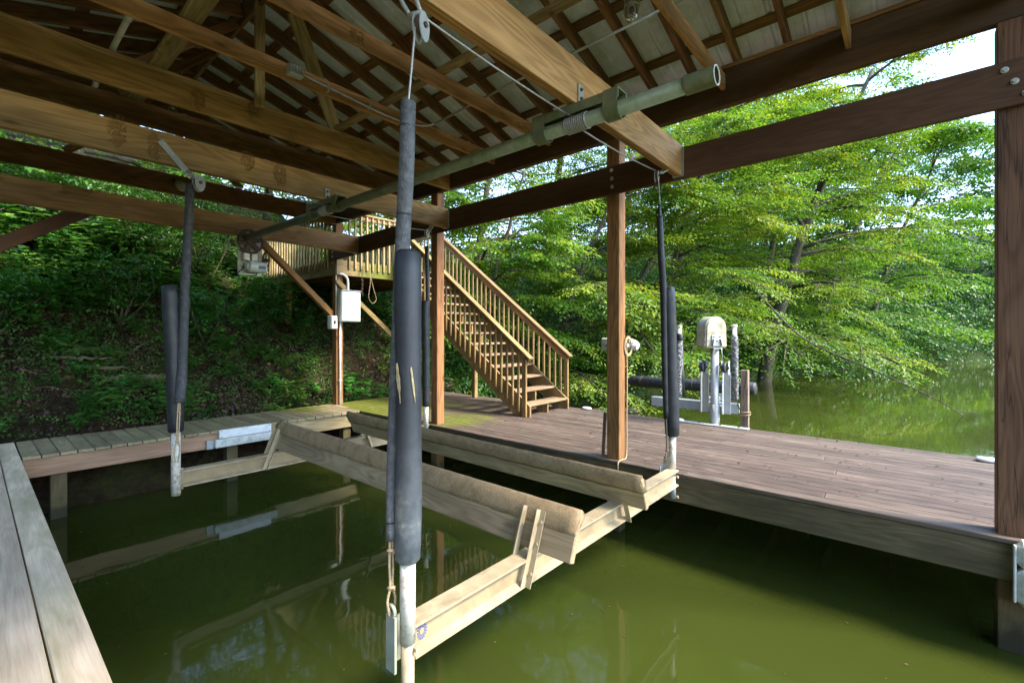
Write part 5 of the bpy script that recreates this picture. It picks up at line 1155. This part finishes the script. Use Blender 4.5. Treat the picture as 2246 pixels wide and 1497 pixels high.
for k in range(235):
    x = random.uniform(-.8, 8.6); d = random.random(); y = 8.75 + (d ** .8) * 5.2
    if 3.0 < x < 8 and 8.9 < y < 9.9 and random.random() < .7: continue
    if y < 10 and vnoise(np.array([x * .9]), np.array([y * .9]))[0] < .33: continue
    big = y > 10.2
    plant(HT[random.choice((0, 1, 1, 3) if big else (0, 2, 4, 2))], x, y, random.uniform(.75, 1.25) * (1.25 if big else .8), ('large' if big else 'small') + ' leaved green plant ' + ('high on the bank' if big else 'low on the bank') + (' at the far left edge', ' left of far left pad', ' behind the winch motor', ' behind the landing and stairs')[0 if x < .6 else 1 if x < 1.9 else 2 if x < 4 else 3], 'leafy_plant', GP, ('leaves', 'stems'))
for k in range(46):
    x = random.uniform(-.3, 4.6); y = 8.75 + random.random() * 1.3
    plant(HT[(0, 2, 4, 1)[k % 4]], x, y, random.uniform(.6, 1.0), 'small fresh plant at the foot of the bank ' + ('left of far left pad' if x < 1.9 else 'right of far left pad'), 'leafy_plant', GP, ('leaves', 'stems'))
for k in range(34):
    x = random.uniform(-.6, 2.6); y = 10.6 + random.random() * 2.6
    plant(HT[(1, 0, 1, 3)[k % 4]], x, y, random.uniform(1.3, 1.8), 'big bright broad leaved plant on the upper slope ' + ('above the left knee brace' if x < 1.0 else 'right of the left knee brace'), 'leafy_plant', GP, ('leaves', 'stems'))
for k in range(12):
    x = random.uniform(.2, 3.6); y = 9.6 + random.random() * 2.6
    plant(FT[k % 2], x, y, random.uniform(.8, 1.2), 'green fern with arching fronds on the bank', 'fern', 'ferns on the bank', ('fronds', 'stalks'))
SP = [(0.95, 8.62, 1.0, 1, 'bright broad leaved plant at the back of the far walkway, left end'), (1.22, 8.66, 1.0, 0, 'second bright plant at the back of the far walkway, next to its left neighbour'), (2.15, 8.70, 1.1, 3, 'tall thin plant behind the far left pad at the walkway edge'),
      (3.55, 8.62, .9, 2, 'small leafy clump by the walkway left of the breaker panel post'), (4.1, 8.78, 1.2, 1, 'leafy bush left of the breaker panel post'), (5.15, 8.62, 1.45, 1, 'large leaved plant in front of the dirt under the landing'), (5.5, 8.60, 1.2, 0, 'large leaved plant right of it under the landing'),
      (6.9, 8.7, 1.3, 3, 'leafy weeds under the upper stairs'), (7.3, 8.5, 1.3, 1, 'leafy weeds at the shore beside the stairs')]
for (x, y, s, k, lb) in SP: plant(HT[k], x, y, s, lb, 'leafy_plant', None, ('leaves', 'stems'), .1, max(gz(x, y), DECK - .12))
# evergreen shrubs on the slope
def shrub(x, y, h, r, label, seed, mat='leafdeep', n=420, leaf=.085, wd=.36):
    rs = np.random.default_rng(seed); b = Vector((x, y, gz(x, y) - .1)); T = thing('shrub', b, label, 'shrub', 'shrubs on the slope'); geo = []; O, D_ = [], []
    for i in range(9):
        az = rs.uniform(0, 6.28); tip = b + Vector((math.cos(az) * r * rs.uniform(.3, 1), math.sin(az) * r * rs.uniform(.3, 1), h * rs.uniform(.6, 1)))
        mid = b.lerp(tip, .5) + Vector((rs.normal(0, .12), rs.normal(0, .12), .1)); path = smooth_path([b, mid, tip], 4); geo.append(tube_geo(path, np.linspace(.022, .006, len(path)), 5))
        for j in range(n // 9):
            t_ = .35 + .65 * rs.random(); p = b.lerp(mid, t_ * 2) if t_ < .5 else mid.lerp(tip, t_ * 2 - 1); p = p + Vector(tuple(rs.normal(0, r * .22, 3))); O.append(tuple(p)); D_.append(tuple(rs.normal(0, 1, 2)) + (rs.uniform(-.2, .6),))
    g = merge(geo); mesh_obj('stems', g[0], g[1], 'bark', T, True); N = len(O)
    ps, ax, nn, ln, lv = sprays(rs, np.array(O), np.array(D_), np.stack([rs.normal(0, .4, N), rs.normal(0, .4, N), np.ones(N)], 1), rs.uniform(.35, .6, N), leaf, rs.uniform(.15, .7, N), 9)
    leaf_obj('foliage', mat, ps, ax, nn, ln, ln * wd, lv, T)
for i, (x, y, h, r, lb) in enumerate(((2.1, 11.2, 1.9, .9, 'dark evergreen shrub on the slope between far left sleeve and the motor'), (3.1, 11.0, 1.6, .8, 'dark evergreen shrub on the slope behind the winch motor'), (1.1, 12.6, 1.5, .9, 'evergreen shrub high on the slope left of the grey rail'), (3.3, 12.4, 1.8, 1.0, 'evergreen shrub above the motor below the far tie'), (-.2, 11.4, 1.3, .9, 'glossy shrub at the left edge of the slope below the knee brace'),
        (0.2, 10.1, 1.1, .75, 'bushy shrub low on the bank at the left frame edge'), (1.7, 10.4, 1.2, .8, 'bushy shrub on the bank above the rock ledges'), (2.9, 10.1, 1.1, .75, 'bushy shrub on the bank below the winch motor'), (3.9, 10.3, 1.1, .7, 'bushy shrub on the bank left of the switch box'), (8.3, 9.7, 1.8, 1.0, 'shrub on the bank just right of the stairs'), (9.4, 8.9, 1.5, .9, 'low shrub at the waterline behind the floodlights'), (10.8, 8.0, 1.5, 1.0, 'low shrub overhanging the water left of the outer lift'), (12.8, 7.5, 1.4, 1.0, 'low shrub at the waterline behind the outer lift'))):
    shrub(x, y, h, r, lb, 300 + i, 'leafdeep' if i < 5 else 'leafherb' if i < 9 else 'leafsun', 420 if i < 5 else 300 if i < 9 else 380, .085 if i < 5 else .09, .36 if i < 5 else .55)
# rock ledges in the cut bank
def slab(x0, x1, y, z, th, dep, label, seed):
    rr = random.Random(seed); n = 18; vs_, fs = [], []
    for i in range(n + 1):
        u = i / n; x = x0 + (x1 - x0) * u; e = math.sin(math.pi * u) ** .5 + .05; yy = y - dep * e * rr.uniform(.6, 1.0); zz = z + rr.uniform(-.015, .015) - .05 * u
        vs_ += [(x, y + .4, zz + th * .5), (x, yy + .02, zz + th * .5 * e), (x, yy - .015, zz + th * rr.uniform(.1, .25)), (x, yy, zz - th * .2 * e), (x, yy + .05, zz - th * .5 * e), (x, y + .4, zz - th * .5)]
    for i in range(n):
        for j in range(6): fs.append((i * 6 + j, i * 6 + (j + 1) % 6, (i + 1) * 6 + (j + 1) % 6, (i + 1) * 6 + j))
    fs += [tuple(range(6))[::-1], tuple(n * 6 + j for j in range(6))]
    tag(mesh_obj('rock_ledge', vs_, fs, 'rock', None, False), label, 'rock')
for i, (a, b, dz, th, dep, lb) in enumerate(((.75, 1.7, .02, .07, .22, 'upper flat rock ledge sticking out of the dark bank'), (1.05, 2.35, -.17, .10, .30, 'longest pale rock ledge in the bank left of far left pad'), (1.15, 2.1, -.31, .09, .22, 'low rock ledge under the longest one'), (.7, 1.5, .17, .05, .2, 'thin dark rock ledge above the others'))):
    slab(a, b, 9.66, -.52 + dz, th, dep * .8, lb, i)
tag(board('slope_rail', (0.6, 12.3, 2.38), (2.75, 12.3, 2.02), .10, .16, 'galv', None, up=(0, 0, 1)), 'grey weathered rail lying across the slope at far left', 'rail')
lg = tube('fallen_log', smooth_path([(9.2, 6.9, WATER + .02), (10.2, 6.2, WATER + .10), (11.3, 5.7, WATER + .08), (12.0, 5.6, WATER + .02)], 5), [.11] * 8 + [.09] * 5 + [.06, .05, .03], 'bark', None, 10); tag(lg, 'dark fallen log at the waterline between the stairs and outer lift', 'log')

# bits floating on the water and fallen leaves on the dock
rs = np.random.default_rng(31); N = 260
lx = np.concatenate([rs.uniform(.5, 4.4, 170), rs.uniform(7.6, 16, 90)]); ly = np.concatenate([rs.uniform(-.5, 7.2, 170), rs.uniform(-3, 6, 90)]); ll = rs.uniform(.006, .03, N)
nn = np.tile((0., 0., 1.), (N, 1)) + rs.normal(0, .05, (N, 3)); a_ = rs.uniform(0, 6.28, N)
tag(leaf_obj('floating_bits', 'litter', np.stack([lx, ly, np.full(N, WATER + .004)], 1), np.stack([np.cos(a_), np.sin(a_), np.zeros(N)], 1), nn, ll, ll * rs.uniform(.3, .7, N), rs.uniform(.6, 1, N), fold=.05, droop=0), 'tiny bits of pollen and leaf floating on the green water', 'debris', kind='stuff')
N = 420; lx = rs.uniform(4.6, 7.1, N); ly = -1.5 + 9.8 * rs.uniform(0, 1, N); ll = rs.uniform(.012, .05, N); nn = np.tile((0., 0., 1.), (N, 1)) + rs.normal(0, .3, (N, 3)); a_ = rs.uniform(0, 6.28, N)
tag(leaf_obj('dock_leaves', 'litter', np.stack([lx, ly, np.full(N, DECK + .006)], 1), np.stack([np.cos(a_), np.sin(a_), np.full(N, .1)], 1), nn, ll, ll * rs.uniform(.3, .7, N), rs.uniform(.2, 1, N), fold=.2, droop=0), 'small dead leaves and crumbs lying on the side dock', 'debris', kind='stuff')

# sticks and bare roots on the bank
rr_ = random.Random(5); parts = []
for k in range(70):
    x = rr_.uniform(-.5, 7.5); y = 8.6 + rr_.random() * 3.2; a = rr_.uniform(0, 6.28); L = rr_.uniform(.15, .6)
    pts = [Vector((x + math.cos(a) * L * u + rr_.uniform(-.02, .02), y + math.sin(a) * L * u + rr_.uniform(-.02, .02), 0)) for u in (0, .35, .7, 1)]
    for p in pts: p.z = gz(p.x, p.y) + rr_.uniform(.01, .06)
    r_ = rr_.uniform(.004, .011); parts.append(tube_geo(pts, [r_, r_ * .9, r_ * .7, r_ * .3], 5))
g = merge(parts); tag(mesh_obj('fallen_sticks', g[0], g[1], 'stake', None, True), 'grey fallen sticks and bare roots lying on the bank', 'sticks', kind='stuff')
